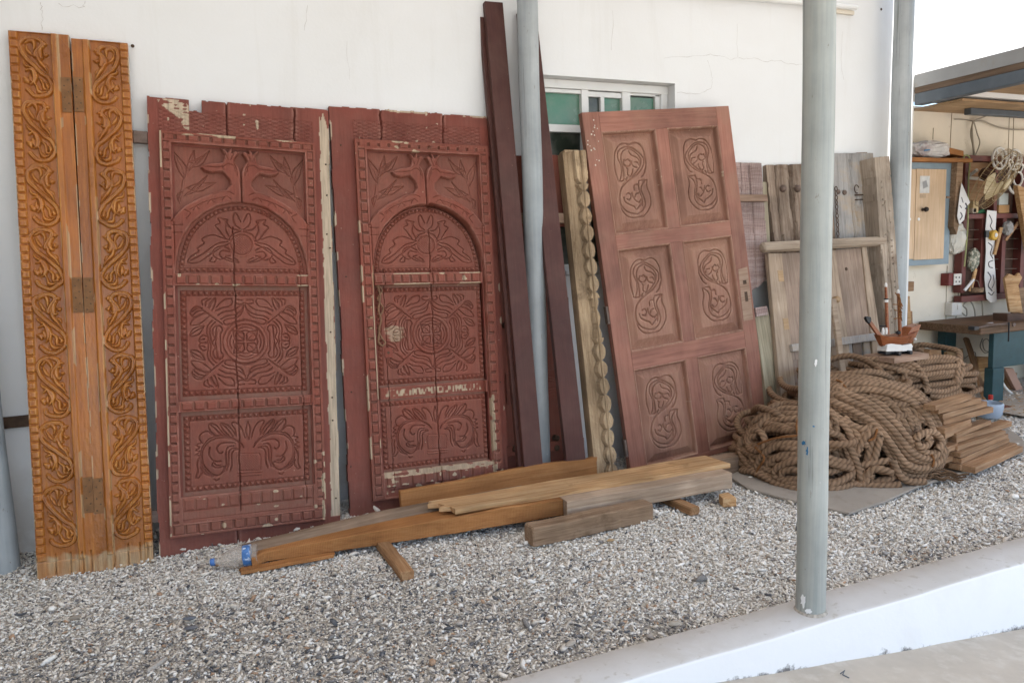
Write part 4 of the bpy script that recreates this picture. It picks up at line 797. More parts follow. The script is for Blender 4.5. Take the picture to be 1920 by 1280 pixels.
for k in range(3): lz.groove([(c[0] - .2 + k*.02, c[1]), (c[0], c[1] + .07 - k*.02), (c[0] + .2 - k*.02, c[1]), (c[0], c[1] - .07 + k*.02), (c[0] - .2 + k*.02, c[1])], .004, .006, False)
lz.z[:] = .008; lz.reg[:] = 1; lz.emit('carved_board', M['oldred'], od, 1, depth=.0)
# the gap of wall beside it holds an iron strap
a = aty(1068, 512, -.02); MB().box(a[0] - .02, a[0] + .09, -.022, -.002, a[2] - .008, a[2] + .012).build('wall_strap', M['alu'], bld)

# ------------------------------------------------------------------ scalloped post
M['post'] = wood('weathered_tan_post', (0.17, 0.11, 0.06), (0.38, 0.265, 0.16), (0.53, 0.395, 0.25), 'Y', rough=.75, bump=.8, spots=((0.12, 0.08, 0.05), 5, .6, .75))
fz = lean2((1060,285), (1117,860), (1095,283), (1156,855), -.10, -.42)
H = fz.uv(1078, 284)[1]; W = fz.uv(1156,855)[0]; W = W * .92
z = HF(0, W, -.02, H, .003); uu, vv = z.U / W, z.V; z.reg[:] = 1
per = .094; top = H - .19; ph = ((vv - .02) / per) % 1; sc_ = np.abs(np.sin(np.pi * ph)) ; wear = .55 + .45 * np.clip((vv - .9) / .5 + .2 * vn(vv * 9, uu * 2, 3), 0, 1)
mid = (vv > .80) & (vv < 1.02)
edge = .56 - .17 * sc_ * np.where(mid, .25, 1.0); right = .70 + .26 * np.sqrt(sc_) * np.where(mid, .45, 1)
hd = vv > top; edge = np.where(hd, .36 + .18 * np.clip((top + .03 - vv) / .03, 0, 1), edge); right = np.where(hd, .97 - .15 * np.clip((top + .03 - vv) / .03, 0, 1), right)
z.z = np.where(uu < edge, .0, .022 + .004 * vn(z.U * 30, z.V * 8, 2)); z.z = np.where((uu >= edge) & (uu < edge + .06), -.012, np.where(uu > edge, z.z + .004, z.z)); z.z += .004 * vn(z.U * 40, z.V * 6, 8) - .006 * np.clip(vn(z.U * 90, z.V * 5, 12) - .3, 0, 1)
z.z = np.where(uu < .33, -.02 * (1 - uu / .33), z.z); z.reg[uu > right + .02 * vn(z.V * 40, z.V * 0, 3)] = 0; z.reg[(uu > .9) & mid] = 0
z.groove([(W * .68, -.02), (W * .66, H * .5), (W * .70, H)], .003, .012); z.chip = .0 * z.U; z.cut = np.minimum(z.cut, .03)
zp = z.emit('scalloped_post', M['post'], None, 1, depth=.085, noise=.0012); zp.matrix_world = fz.mat(); tag(zp, 'weathered tan post with a scalloped carved edge, left of the six panelled door', 'carved post')
MB().lathe((W * .78, H - .36, .018), [(.019, 0), (.017, .006), (.008, .009)], 12).build('knot', M['post'], zp, smooth=True)
MB().box(W * .05, W * .8, H - .004, H + .012, -.075, -.01).build('top_tenon', M['post'], zp, bevel=.004)

# ------------------------------------------------------------------ six panelled door
M['rosewood'] = wood('faded_rosy_wood', (0.22, 0.092, 0.063), (0.315, 0.138, 0.097), (0.385, 0.185, 0.132), 'Y', rough=.50, spec=.2, bump=.2, spots=((0.30, 0.17, 0.115), 2.5, .5, .78), chip=(0.55, 0.42, 0.30))
M['rosepanel'] = wood('dusty_rosy_panel', (0.245, 0.118, 0.080), (0.335, 0.172, 0.120), (0.40, 0.22, 0.158), 'Y', rough=.6, spec=.15, bump=.2, wear=(0.46, 0.29, 0.21), spots=((0.29, 0.175, 0.115), 3, .5, .75), chip=(0.55, 0.42, 0.30))
d3 = lean2((1090,206), (1182,876), (1367,203), (1436,755), -.10, -.30)
t3 = thing('panelled_door', 'rosy brown door with six raised panels carved with S scrolls', 'panelled door', d3.mat())
H = (d3.uv(1090,206)[1] + d3.uv(1367,203)[1]) / 2; W = d3.uv(1367,203)[0]
PX = [[(1127,243),(1232,240),(1154,432),(1255,430)], [(1250,240),(1346,239),(1276,426),(1374,423)], [(1155,459),(1262,456),(1181,650),(1280,643)], [(1280,451),(1372,448),(1304,637),(1396,630)], [(1185,687),(1283,676),(1213,868),(1308,850)], [(1307,667),(1398,656),(1332,850),(1420,826)]]
RC = [box_uv(d3, p) for p in PX]
uL = np.mean([RC[k][0] for k in (0,2,4)]), np.mean([RC[k][1] for k in (0,2,4)]); uR = np.mean([RC[k][0] for k in (1,3,5)]), np.mean([RC[k][1] for k in (1,3,5)])
rows = [(np.mean([RC[k][2], RC[k+1][2]]), np.mean([RC[k][3], RC[k+1][3]])) for k in (0, 2, 4)]
print('door3', W, H, uL, uR, rows)
fm = MB(); th = .042
fm.box(0, uL[0], -.02, H, -th, 0); fm.box(uR[1], W, -.02, H, -th, 0); fm.build('stile', M['rosewood'], t3, bevel=.003)
M['rosewood_x'] = wood('faded_rosy_rail', (0.22, 0.092, 0.063), (0.315, 0.138, 0.097), (0.385, 0.185, 0.132), 'X', rough=.50, spec=.2, bump=.2, spots=((0.30, 0.17, 0.115), 2.5, .5, .78))
for a, c in ((rows[0][1], H - .001), (rows[1][1], rows[0][0]), (rows[2][1], rows[1][0]), (-.02, rows[2][0])): MB().box(uL[0] + .0006, uR[1] - .0006, a, c, -th, -.0008).build('rail', M['rosewood_x'], t3, bevel=.0015)
for a, c in rows: MB().box(uL[1], uR[0], a + .0006, c - .0006, -th, -.0015).build('muntin', M['rosewood'], t3, bevel=.0015)
CA = ((1120,240), 6.736)
S6 = [[(275,640),(240,500),(230,350),(250,250),(300,190),(360,175),(410,190),(480,165),(550,190),(600,270),(620,370),(630,450),(610,540),(570,590)],
 [(300,640),(320,540),(310,450),(270,350),(280,270),(330,230),(400,215),(470,240),(550,300),(600,370),(590,460),(530,550),(450,610),(380,660),(320,740),(300,850),(320,950),(380,1020),(450,1050),(540,1060)],
 [(350,630),(345,540),(330,450),(310,360),(330,280),(400,240),(470,270),(540,330),(565,400),(550,470),(480,560),(420,610)], [(410,270),(440,320),(510,350),(550,400),(555,450)], [(350,380),(345,430),(380,460),(420,450),(430,410),(400,375),(370,390)],
 [(440,400),(460,450),(490,470),(515,480)], [(480,410),(520,410),(540,450)], [(380,480),(400,500),(395,560),(430,585),(455,540),(460,500)], [(390,600),(375,630),(400,650)], [(275,640),(310,648),(345,640)],
 [(350,680),(310,750),(292,850),(300,930),(320,990)], [(640,640),(640,720),(680,820),(692,920),(660,1010),(600,1080),(530,1095),(480,1105),(400,1090),(340,1030),(315,980)], [(620,640),(580,690),(570,760),(600,840),(620,930),(590,1010),(520,1060)],
 [(540,640),(535,700),(550,780),(590,880),(585,960)], [(345,850),(370,910),(440,950),(480,965),(510,1000),(540,965),(580,910),(565,875)], [(450,790),(470,850),(500,890),(545,915),(555,890)], [(490,850),(500,810),(530,800)], [(385,870),(420,880),(440,830),(410,795),(385,810)], [(480,760),(480,700),(520,690)], [(540,640),(590,632),(640,632)], [(570,590),(600,560),(625,470)]]
S6N = [norm(d3, RC[0], tr(*CA, p)) for p in S6]
def panel6(u, v, mirror, first):
    if first is not None:
        o = first.copy(); COL.objects.link(o); o.parent = t3; return o
pan = {}
for ri, (va, vb) in enumerate(rows):
    for ci, (ua, ub) in enumerate((uL, uR)):
        hf = HF(ua, ub, va, vb, .0025); dd = np.minimum(np.minimum(hf.U - ua, ub - hf.U), np.minimum(hf.V - va, vb - hf.V)); hf.reg[:] = 1
        prof = np.interp(dd, [0, .004, .010, .014, .018, .062, .064, .07], [-.001, .003, -.004, -.022, -.030, -.006, -.0045, -.0045]); hf.z = prof
        hf.dust = .0 * hf.z
        for p in S6N: hf.groove(den((ua, ub, va, vb), p, mx=(ci == 1)), .0046, .0060, n=5)
        hf.cut *= 1.15
        hf.chip = (vn(hf.U * 70, hf.V * 70, ri + 3) > .90) * (dd < .02) * 1.0
        hf.emit('carved_panel', M['rosepanel'], t3, 1, depth=.03, noise=.0003, sculpt=.2)
# lock mortise with its keyhole, hinge leaf and paint splashes
P = d3.uvs([(1384,505),(1401,500),(1412,598),(1394,602)]); lk = MB().prism(P, -.004, .0016).build('lock_face', M['paleold'], t3, bevel=.0006)
kq = MB()
for (x, y, a, c) in ((1396,529,.013,.012), (1399,556,.011,.03)):
    u, v = d3.uv(x, y); kq.box(u - a, u + a, v - c, v + c, -.003, .0024)
kq.build('keyhole', M['rust'], lk)
for y in (590, 840): u, v = d3.uv(1146 if y < 600 else 1178, y); MB().box(-.014, .004, v - .05, v + .05, -.034, -.004).build('hinge_leaf', M['iron'], t3, bevel=.002)
sp_ = MB(); rg_ = np.random.default_rng(3)
M['splash'] = plain('cream_paint_splash', (0.66, 0.6, 0.5), .6)
for k in range(26):
    x, y = rg_.normal(1117, 9), rg_.normal(262, 34); u, v = d3.uv(x, y); r_ = rg_.uniform(.002, .0055)
    if .01 < u < uL[0] - .01 and v < H - .02: sp_.lathe((u, v, .0), [(r_, -.001), (r_ * .9, .0012), (r_ * .3, .0016)], 9)
sp_.build('paint_splash', M['splash'], t3)

# ------------------------------------------------------------------ weathered doors at the right
M['grey_old'] = wood('weathered_brown_door', (0.085, 0.058, 0.042), (0.25, 0.182, 0.135), (0.42, 0.335, 0.26), 'Y', rough=.8, bump=1.0, spots=((0.115, 0.07, 0.045), 4, .56, .7))
M['greyblue'] = wood('silver_grey_door', (0.21, 0.19, 0.175), (0.37, 0.35, 0.33), (0.47, 0.45, 0.425), 'Y', rough=.8, bump=.7, spots=((0.42, 0.33, 0.24), 3, .52, .66))
M['pink'] = wood('limewashed_pink_board', (0.19, 0.12, 0.105), (0.34, 0.24, 0.215), (0.47, 0.38, 0.345), 'X', rough=.8, bump=.9, saw=22)
M['greenboard'] = wood('pale_olive_board', (0.19, 0.155, 0.095), (0.32, 0.275, 0.19), (0.42, 0.37, 0.27), 'Y', rough=.75)
M['tan'] = wood('planed_tan_frame', (0.20, 0.14, 0.095), (0.38, 0.285, 0.205), (0.50, 0.40, 0.305), 'Y', rough=.7)
M['tan_x'] = wood('planed_tan_beam', (0.22, 0.16, 0.115), (0.38, 0.30, 0.225), (0.50, 0.41, 0.32), 'X', rough=.7)
M['taupe'] = wood('taupe_panel', (0.17, 0.115, 0.085), (0.31, 0.225, 0.17), (0.41, 0.315, 0.245), 'Y', rough=.7)
def ragged(fr, poly_px, seed, res=.006, rag=.008, n=.0, cracks=2, holes=(), step=()):
    P = np.array(fr.uvs(poly_px)); hf = HF(P[:,0].min(), P[:,0].max(), P[:,1].min(), P[:,1].max(), res); U = hf.U + rag * vn(hf.V * 18, hf.U * 4, seed); V = hf.V + rag * vn(hf.U * 30, hf.V * 3, seed + 1); ins = np.zeros(U.shape, bool); m = len(P)
    for i in range(m):
        x0, y0 = P[i]; x1, y1 = P[(i+1) % m]; c = (y0 > V) != (y1 > V); ins ^= c & (U < (x1-x0)*(V-y0)/(y1-y0+1e-12)+x0)
    hf.reg[ins] = 1; hf.z = n - .012 * np.clip(vn(hf.U * 14, hf.V * 2.2, seed + 8) - .35, 0, 1) + .005 * vn(hf.U * 25, hf.V * 3, seed + 2) + .002 * vn(hf.U * 70, hf.V * 6, seed + 4)
    rg = np.random.default_rng(seed); w0, w1, h0, h1 = P[:,0].min(), P[:,0].max(), P[:,1].min(), P[:,1].max()
    for k in range(cracks):
        u = rg.uniform(w0 + .15*(w1-w0), w1 - .15*(w1-w0)); a = rg.uniform(h0, h1 - .3*(h1-h0)); b = rg.uniform(a + .2*(h1-h0), h1); vv = np.linspace(a, b, 14); hf.groove(list(zip(u + .01 * vn(vv * 8, 0*vv, seed + k) + .004 * vn(vv * 40, 0*vv, k), vv)), rg.uniform(.0035, .010), .03, False)
    for x, wdt in step: 
        q = fr.uvs([(x[0], x[1]), (x[2], x[3])]); vv = np.linspace(q[0][1], q[1][1], 18); uu = np.linspace(q[0][0], q[1][0], 18) + .005 * vn(vv * 12, 0*vv, seed + 7); hf.groove(list(zip(uu, vv)), wdt, .03, False)
    for x, y in holes: u, v = fr.uv(x, y); hf.groove([(u, v), (u + .0005, v + .0005)], .0065, .02, False)
    return hf
fk = lean2((1380,304), (1404,745), (1430,307), (1462,750), -.03, -.22)
pk = ragged(fk, [(1330,303),(1428,306),(1437,470),(1440,520),(1425,535),(1408,548),(1396,541),(1380,560),(1375,800),(1335,820)], 4, rag=.006, step=[((1388,306,1391,360), .004)]).emit('limewashed_door', M['pink'], None, 1, depth=.04); pk.matrix_world = fk.mat(); tag(pk, 'ridged pinkish limewashed old door with a broken lower corner', 'old door')
u0, v0 = fk.uv(1384,366); u1, v1 = fk.uv(1434,379); b = MB().box(u0 - .1, u1, v1, v0, .001, .03).build('batten', M['paleold'], pk, bevel=.004)
u, v = fk.uv(1432,340); MB().box(u - .01, u + .035, v - .42, v + .0, -.05, -.012).build('edge_strip', M['greenboard'], pk, bevel=.004)
fg = lean2((1416,578), (1440,745), (1440,578), (1476,745), -.20, -.36)
gb = MB().prism(fg.uvs([(1414,580),(1440,578),(1480,790),(1445,800)]), -.03, 0).build('short_board', M['greenboard'], None, bevel=.003); gb.matrix_world = fg.mat(); tag(gb, 'short pale olive board standing low between the panelled door and tan frame', 'board')
u, v = fg.uv(1425, 584); MB().box(u - .05, u + .045, v - .028, v + .028, .001, .02).build('pink_block', M['pink'], gb, bevel=.003)

fs_ = lean2((1435,310), (1478,690), (1560,305), (1588,680), -.03, -.22)
sd = ragged(fs_, [(1435,310),(1558,306),(1600,800),(1492,815)], 9, rag=.004, cracks=6, step=[((1485,310,1498,600), .006)]).emit('studded_door', M['grey_old'], None, 1, depth=.05, noise=.0012); sd.matrix_world = fs_.mat(); tag(sd, 'split brown weathered door with two iron studs near its top', 'old door')
for x, y in ((1467,354), (1494,354)):
    u, v = fs_.uv(x, y); MB().lathe((u, v, .0), [(.024, 0), (.024, .006), (.021, .018), (.013, .027), (.004, .030)], 14).build('stud', M['iron'], sd, smooth=True)
fgr = lean2((1560,288), (1598,690), (1637,287), (1662,680), -.03, -.22)
gd = ragged(fgr, [(1552,289),(1637,287),(1672,790),(1600,800)], 15, rag=.003, cracks=4, step=[((1597,289,1606,560), .004)]).emit('grey_door', M['greyblue'], None, 1, depth=.05, noise=.0008); gd.matrix_world = fgr.mat(); tag(gd, 'silver grey weathered door with a hanging chain and latch marks', 'old door')
ch_ = MB()
for k in range(13):
    x, y = 1564 + k * .35, 355 + k * 8.4; u, v = fgr.uv(x, y); L = .016; q = [(math.cos(a) * .008, math.sin(a) * L) for a in np.linspace(0, 2*math.pi, 11)]
    ch_.tube([(u + a * (1 if k % 2 else .25), v + c, .016 + a * (0 if k % 2 else 1)) for a, c in q], .003, 6)
ch_.build('chain', M['rust'], gd, smooth=True)
for x, y in ((1571,360), (1583,361)):
    u, v = fgr.uv(x, y); MB().lathe((u, v, .0), [(.017, 0), (.016, .008), (.005, .016)], 12).build('stud', M['iron'], gd, smooth=True)
mb = MB()
for x, y, r_ in ((1605,355,.02), (1626,355,.02)):
    u, v = fgr.uv(x, y); mb.tube([(u + r_*math.cos(a), v + r_*math.sin(a)*1.4, .006) for a in np.linspace(math.pi*.1, math.pi*1.6, 12)], .0032, 6)
(u0, v0), (u1, v1) = fgr.uv(1602,366), fgr.uv(1640,364); mb.box(u0, u1, v0 - .004, v0 + .004, .0, .008); mb.box(u0, u1, v0 - .035, v0 - .029, .0, .007)
mb.build('latch', M['rust'], gd)

# tan framed door leaning in front of them
ff = lean2((1440,455), (1484,735), (1640,445), (1664,640), -.14, -.42)
tf = thing('framed_door', 'old door frame with a long tan top beam, leaning in front of weathered doors', 'door frame', ff.mat())
M['tanend'] = M['tan']
def fpoly(name, px, n0, n1, mat, bevel=.004): return MB().prism(ff.uvs(px), n0, n1).build(name, mat, tf, bevel=bevel)
(x0, y0), (x1, y1) = ff.uv(1424,466), ff.uv(1648,454); bm_ = MB(); q = []
bm_.tube([(x0 - .012, y0 - .001, .03), (x0, y0, .03), (x0 + (x1-x0)*.5, (y0+y1)/2, .03), (x1, y1, .03)], [.020, .034, .035, .033], 8); bm_.build('top_beam', M['tan_x'], tf, bevel=.004)
fpoly('stile', [(1440,474),(1466,474),(1500,800),(1470,810)], -.035, .0, M['tan'])
fpoly('stile', [(1538,470),(1566,468),(1592,640),(1600,800),(1570,800)], -.035, .0, M['tan'])
fpoly('stile', [(1615,463),(1624,462),(1660,690),(1640,700)], -.03, .004, M['tan'])
fpoly('panel', [(1466,474),(1536,471),(1566,660),(1484,676)], -.022, -.008, M['taupe'], .002)
fpoly('panel', [(1567,468),(1615,464),(1640,632),(1586,641)], -.022, -.006, M['taupe'], .002)
fpoly('rail', [(1480,646),(1655,622),(1658,636),(1482,660)], -.03, .022, M['greyblue'])
for x, y in ((1464,517), (1474,607)):
    u, v = ff.uv(x, y); MB().box(u - .022, u + .02, v - .036, v + .036, -.01, .0022).build('mortise_plug', M['ply'], tf, bevel=.001)
for k, x in enumerate((1585, 1603, 1622, 1642)): fpoly('slat', [(x, 645 - k*2), (x + 15, 643 - k*2), (x + 28, 790), (x + 12, 792)], -.03, -.012 - .004 * (k % 2), M['taupe'] if k % 2 else M['greyblue'], .002)
for k, x in enumerate((1488, 1508)): fpoly('slat', [(x, 662), (x + 13, 660), (x + 24, 800), (x + 10, 802)], -.03, -.012, M['taupe'], .002)
u, v = ff.uv(1565, 562); MB().lathe((u, v, -.002), [(.022, -.02), (.022, .03), (.015, .038)], 10).build('peg', M['ply'], tf)
u, v = ff.uv(1588, 504); MB().lathe((u, v, -.008), [(.012, -.01), (.012, .0035), (.004, .004)], 10).build('peg_hole', M['rust'], tf)
a, b = aty(1561, 560, -.30), base_of((1561,560), (1580,700), -.48); lk2 = board('loose_stick', M['tan'], b, a, (.022,0,0), (0,.012,.004)); tag(lk2, 'thin loose stick leaning against the framed door, below its peg', 'stick')

# thick post beside the blue grey pole
M['postgrey'] = wood('weathered_grey_post', (0.19, 0.145, 0.105), (0.36, 0.29, 0.225), (0.49, 0.415, 0.335), 'Y', rough=.8, bump=.9, spots=((0.17, 0.115, 0.08), 4, .55, .7))
fw_ = lean2((1638,293), (1662,640), (1667,293), (1690,600), -.16, -.30)
rg_ = np.random.default_rng(8); NH = [(1648 + (330 + k*11 - 300) * .075 + rg_.choice([2, 12, 20]), 330 + k*11) for k in range(26)]
wp = ragged(fw_, [(1640,296),(1667,293),(1692,640),(1702,800),(1672,800),(1662,620)], 23, rag=.003, cracks=4, res=.004, holes=NH).emit('weathered_post', M['postgrey'], None, 1, depth=.13, noise=.001); wp.matrix_world = fw_.mat(); tag(wp, 'thick weathered grey post full of nail holes, leaning beside the blue grey pole', 'post')
u0, v0 = fw_.uv(1637,278); u1, v1 = fw_.uv(1659,300); MB().box(u0, u1, v1 - .6, v0, -.22, -.131).build('rear_batten', M['grey_old'], wp, bevel=.005)

# ------------------------------------------------------------------ timber lying on the gravel
M['beam'] = wood('sawn_beam', (0.27, 0.18, 0.12), (0.46, 0.335, 0.235), (0.58, 0.45, 0.34), 'X', rough=.75, bump=.7, spots=((0.20, 0.14, 0.10), 2.2, .55, .8))
M['beamorange'] = wood('fresh_sawn_orange', (0.24, 0.10, 0.036), (0.375, 0.165, 0.058), (0.46, 0.225, 0.088), 'X', rough=.7, bump=.5, saw=45)
M['greylog'] = wood('grey_spar', (0.14, 0.088, 0.056), (0.235, 0.160, 0.108), (0.32, 0.23, 0.165), 'X', rough=.75, bump=.7, spots=((0.20, 0.13, 0.085), 4, .52, .7))
M['plankpale'] = wood('pale_weathered_plank', (0.23, 0.10, 0.038), (0.50, 0.295, 0.14), (0.64, 0.45, 0.26), 'X', rough=.7, bump=.7, spots=((0.24, 0.125, 0.055), 6, .6, .74))
M['block'] = wood('weathered_block', (0.14, 0.08, 0.045), (0.29, 0.19, 0.12), (0.40, 0.285, 0.19), 'X', rough=.8, bump=.9, spots=((0.13, 0.08, 0.045), 7, .55, .68))
M['stick'] = wood('brown_stick', (0.16, 0.075, 0.032), (0.30, 0.165, 0.08), (0.40, 0.25, 0.14), 'X', rough=.75, bump=.6)
M['endgrain'] = wood('end_grain', (0.16, 0.105, 0.065), (0.30, 0.215, 0.145), (0.40, 0.31, 0.22), 'Z', rough=.85)
# beam: thick right half, rebated front on the left half that tapers to a tip
zb = .045
A = atz(1064, 972, zb); B = atz(1373, 916, zb); L = atz(472, 1052, .015)
ax = _nrm(B - A); ay = np.array([-ax[1], ax[0], 0]); bm_ = thing('notched_beam', 'long heavy beam with a notched front, grey top and orange sawn left half', 'beam', Matrix(((ax[0], ay[0], 0, A[0]), (ax[1], ay[1], 0, A[1]), (0, 0, 1, 0), (0, 0, 0, 1))))
Lr = np.linalg.norm(B - A); d = L - A; xl, yl = d @ ax, d @ ay; Wb = .215; zt = .128
def irreg(mb, n, fn):
    """loft of rectangles: fn(t) -> x, y0, y1, z0, z1"""
    vs = []; r = np.random.default_rng(17)
    for i in range(n + 1):
        x, y0, y1, z0, z1 = fn(i / n); e = r.normal(0, .0012, 8); c = .004
        vs += [(x, y0 + c + e[0], z0), (x, y1 - c + e[1], z0), (x, y1 + e[2], z0 + c), (x, y1 + e[3], z1 - c), (x, y1 - c + e[4], z1), (x, y0 + c + e[5], z1 + e[6]), (x, y0, z1 - c + e[7]), (x, y0, z0 + c)]
    mb.add(vs, [(i*8+k, i*8+(k+1) % 8, (i+1)*8+(k+1) % 8, (i+1)*8+k) for i in range(n) for k in range(8)] + [tuple(range(7,-1,-1)), tuple(range(n*8, n*8+8))])
mb = MB(); irreg(mb, 14, lambda t: (t * Lr, .004 * math.sin(t*9), Wb, zb, zt)); mb.build('thick_half', M['beam'], bm_)
mb = MB(); irreg(mb, 24, lambda t: (xl * (1 - t) - .001, .040 * (t > 0) + (yl - .02) * (1 - t) ** 1.3 * .8, Wb * (.30 + .52 * t ** .8) + yl * .8 * (1 - t), .012 + (zb - .012 + .004) * t, .052 + (zt - .055) * min(1, t * 1.25) ** .8)); mb.build('tapered_half', M['beamorange'], bm_)
# orange board on edge
P = [(752,922),(860,903),(960,882),(1010,872),(1045,868),(1100,862),(1140,853),(1152,853)]
yb = -.40; Q = [aty(x, y, yb) for x, y in P]; x0 = Q[0][0]; mb = MB(); mb.prism([(q[0] - x0, q[2]) for q in Q] + [(Q[-1][0] - x0, Q[-1][2] - .10), (0, Q[0][2] - .13)], -.036, 0)
o = mb.build('edge_board', M['beamorange'], None, bevel=.003); o.matrix_world = Matrix.Translation((x0, yb, 0)) @ Matrix.Rotation(math.radians(90 - 7), 4, 'X'); tag(o, 'orange sawn board standing on edge below the maroon planks', 'board')
# flat plank on top
z2 = .150; fl, bl_, fr_, br_ = atz(853, 955, z2), atz(803, 939, z2), atz(1369, 868, z2), atz(1322, 853, z2)
ax = _nrm(fr_ - fl); ay = np.array([-ax[1], ax[0], 0]); loc = lambda q: ((q - fl) @ ax, (q - fl) @ ay)
q0, q1, q2, q3 = loc(fl), loc(fr_), loc(br_), loc(bl_); jag = [(q3[0] * (1 - t) + q0[0] * t + RNG.uniform(-.03, .025), q3[1] * (1 - t) + q0[1] * t) for t in np.linspace(.1, .9, 9)]
n_ = 16; fe = [(q0[0] + (q1[0]-q0[0]) * t, q0[1] + (q1[1]-q0[1]) * t + .004 * math.sin(t * 17)) for t in np.linspace(0, 1, n_)]; be = [(q2[0] + (q3[0]-q2[0]) * t, q2[1] + (q3[1]-q2[1]) * t + .006 * math.sin(t * 13)) for t in np.linspace(0, 1, n_)]
o = MB().prism(fe + be + jag, -.024, 0).build('flat_plank', M['plankpale'], None, bevel=.003)
o.matrix_world = Matrix(((ax[0], ay[0], 0, fl[0]), (ax[1], ay[1], 0, fl[1]), (0, 0, 1, z2), (0, 0, 0, 1))); tag(o, 'long pale split plank lying flat on top of the beam, jagged left end', 'plank')
# grey tapered spar
a, b, c = atz(455, 1034, .050), atz(700, 982, .072), atz(980, 930, .085); P = [a + (b - a) * t for t in np.linspace(0, 1, 12)] + [b + (c - b) * t for t in np.linspace(.1, 1, 8)]
ax = _nrm(c - a); az = np.array([0, 0, 1.0]); ay = _nrm(np.cross(az, ax)); az = np.cross(ax, ay); mloc = np.stack([ax, ay, az]); mb = MB(); mb.tube([mloc @ (p - a) for p in P], [.032 + .022 * min(1, t * 1.6) for t in np.linspace(0, 1, len(P))], 16)
o = mb.build('spar', M['greylog'], None, smooth=True); m = Matrix.Identity(4)
for i in range(3): m[i][0], m[i][1], m[i][2], m[i][3] = ax[i], ay[i], az[i], a[i]
o.matrix_world = m; tag(o, 'rounded grey tapered spar lying behind the beam, its tip in the plastic bottle', 'spar')
def log(name, label, cat, pa, pb, wd, ht, mat, z=0.0, seed=0, ext=0.0, **k):
    a, b = atz(*pa, z), atz(*pb, z); x = _nrm(b - a); b = b + x * ext; up = np.array([0, 0, 1.0]); s = _nrm(np.cross(x, up)); c = up * ht / 2 - s * wd / 2
    o = board(name, mat, a + c, b + c, s * wd / 2, up * ht / 2, seed=seed, **k); return tag(o, label, cat)
log('timber_block', 'short weathered block with dark stains lying on the gravel before the beam', 'timber block', (1000,1028), (1226,976), .085, .088, M['block'], seed=3, cham=.006, jit=.002, n=14)
log('spacer_stick', 'brown spacer stick poking forward from under the left half of the beam', 'stick', (752,1090), (692,1012), -.055, .038, M['stick'], seed=4, ext=.12)
log('spacer_stick', 'dark spacer stick poking out under the right end of the beam', 'stick', (1296,967), (1222,936), -.055, .04, M['stick'], seed=5, ext=.1)
log('timber_offcut', 'grey timber end between the panelled door foot and the ropes', 'timber', (1290,905), (1392,886), .09, .10, M['greylog'], seed=6, n=8)
log('thin_strip', 'thin splintered orange strip under the tip of the beam', 'strip', (450,1078), (628,1046), .05, .016, M['beamorange'], z=.004, seed=7, ends=.006)
a = atz(1367, 948, 0); o = MB().prism([(-.045, -.01), (.012, -.05), (.06, .03), (.0, .045)], 0, .045).build('wood_wedge', M['plankpale'], None, bevel=.003, world=T(a[0], a[1] + .02, .0, .3)); tag(o, 'small pale wooden wedge on the gravel right of the beam end', 'wedge')
# cut plastic bottle over the spar tip
def bottle():
    s = Mt('clear_plastic'); s.p.inputs['Alpha'].default_value = 0.38; s.fin((0.62, 0.55, 0.47), 0.14, 0.6)
    a, b = atz(405, 1052, .035), atz(470, 1040, .046); ax = _nrm(b - a); bt = thing('plastic_bottle', 'clear plastic bottle with a blue label pushed over the grey spar tip', 'bottle', Matrix.Translation(a)); L = .17
    MB().lathe((0,0,0), [(.013, -.012), (.013, .0), (.014, .006), (.03, .035), (.041, .06), (.044, .08), (.0435, .10), (.044, .12), (.043, .14), (.044, L)], 24, ax).build('body', s.m, bt, smooth=True)
    MB().lathe(ax * .112, [(.0452, 0), (.0456, .002), (.0456, .030), (.0452, .032)], 24, ax).build('label', plain('blue_label', (0.07, 0.2, 0.48), .45, var=.4, scale=60, dirt=((0.6, 0.68, 0.78), 55, .55, .62)), bt, smooth=True)
    MB().lathe(-ax * .016, [(.014, -.006), (.0155, -.004), (.0155, .010), (.014, .012)], 16, ax).build('cap', plain('blue_cap', (0.08, 0.2, 0.5), .4), bt, smooth=True)
bottle()
rg_ = np.random.default_rng(12)
for k, (px, py, r_, c, lb) in enumerate([(1265,1168,.03,(.40,.355,.29),'flat beige stone lying left of the stout grey pole'), (1070,1205,.026,(.42,.37,.31),'rounded beige stone near the kerb'), (355,1158,.026,(.13,.14,.16),'dark blue grey oval pebble, upper of a close pair'), (357,1176,.027,(.15,.15,.16),'dark grey oval pebble, lower of a close pair'), (1145,1012,.022,(.42,.28,.14),'small ochre stone below the timber block'), (140,1157,.028,(.30,.26,.21),'brownish stone at the left foreground')]):
    a = atz(px, py, .008); mb = MB(); vs = []; r_ *= .58
    mb.lathe((0,0,0), [(.15*r_, -.42*r_), (.7*r_, -.32*r_), (1.05*r_, 0), (.8*r_, .26*r_), (.3*r_, .38*r_)], 12); mb.v = [(x * 1.5 * (1 + .12 * math.sin(y * 70 + k)), y * .8, z) for x, y, z in mb.v]
    o = mb.build('stone', plain('stone_%d' % k, c, .75, .3, var=.3, scale=40), None, smooth=True, world=T(a[0], a[1], a[2], rg_.uniform(-.5, .5))); tag(o, lb, 'stone', 'larger stones among the gravel')

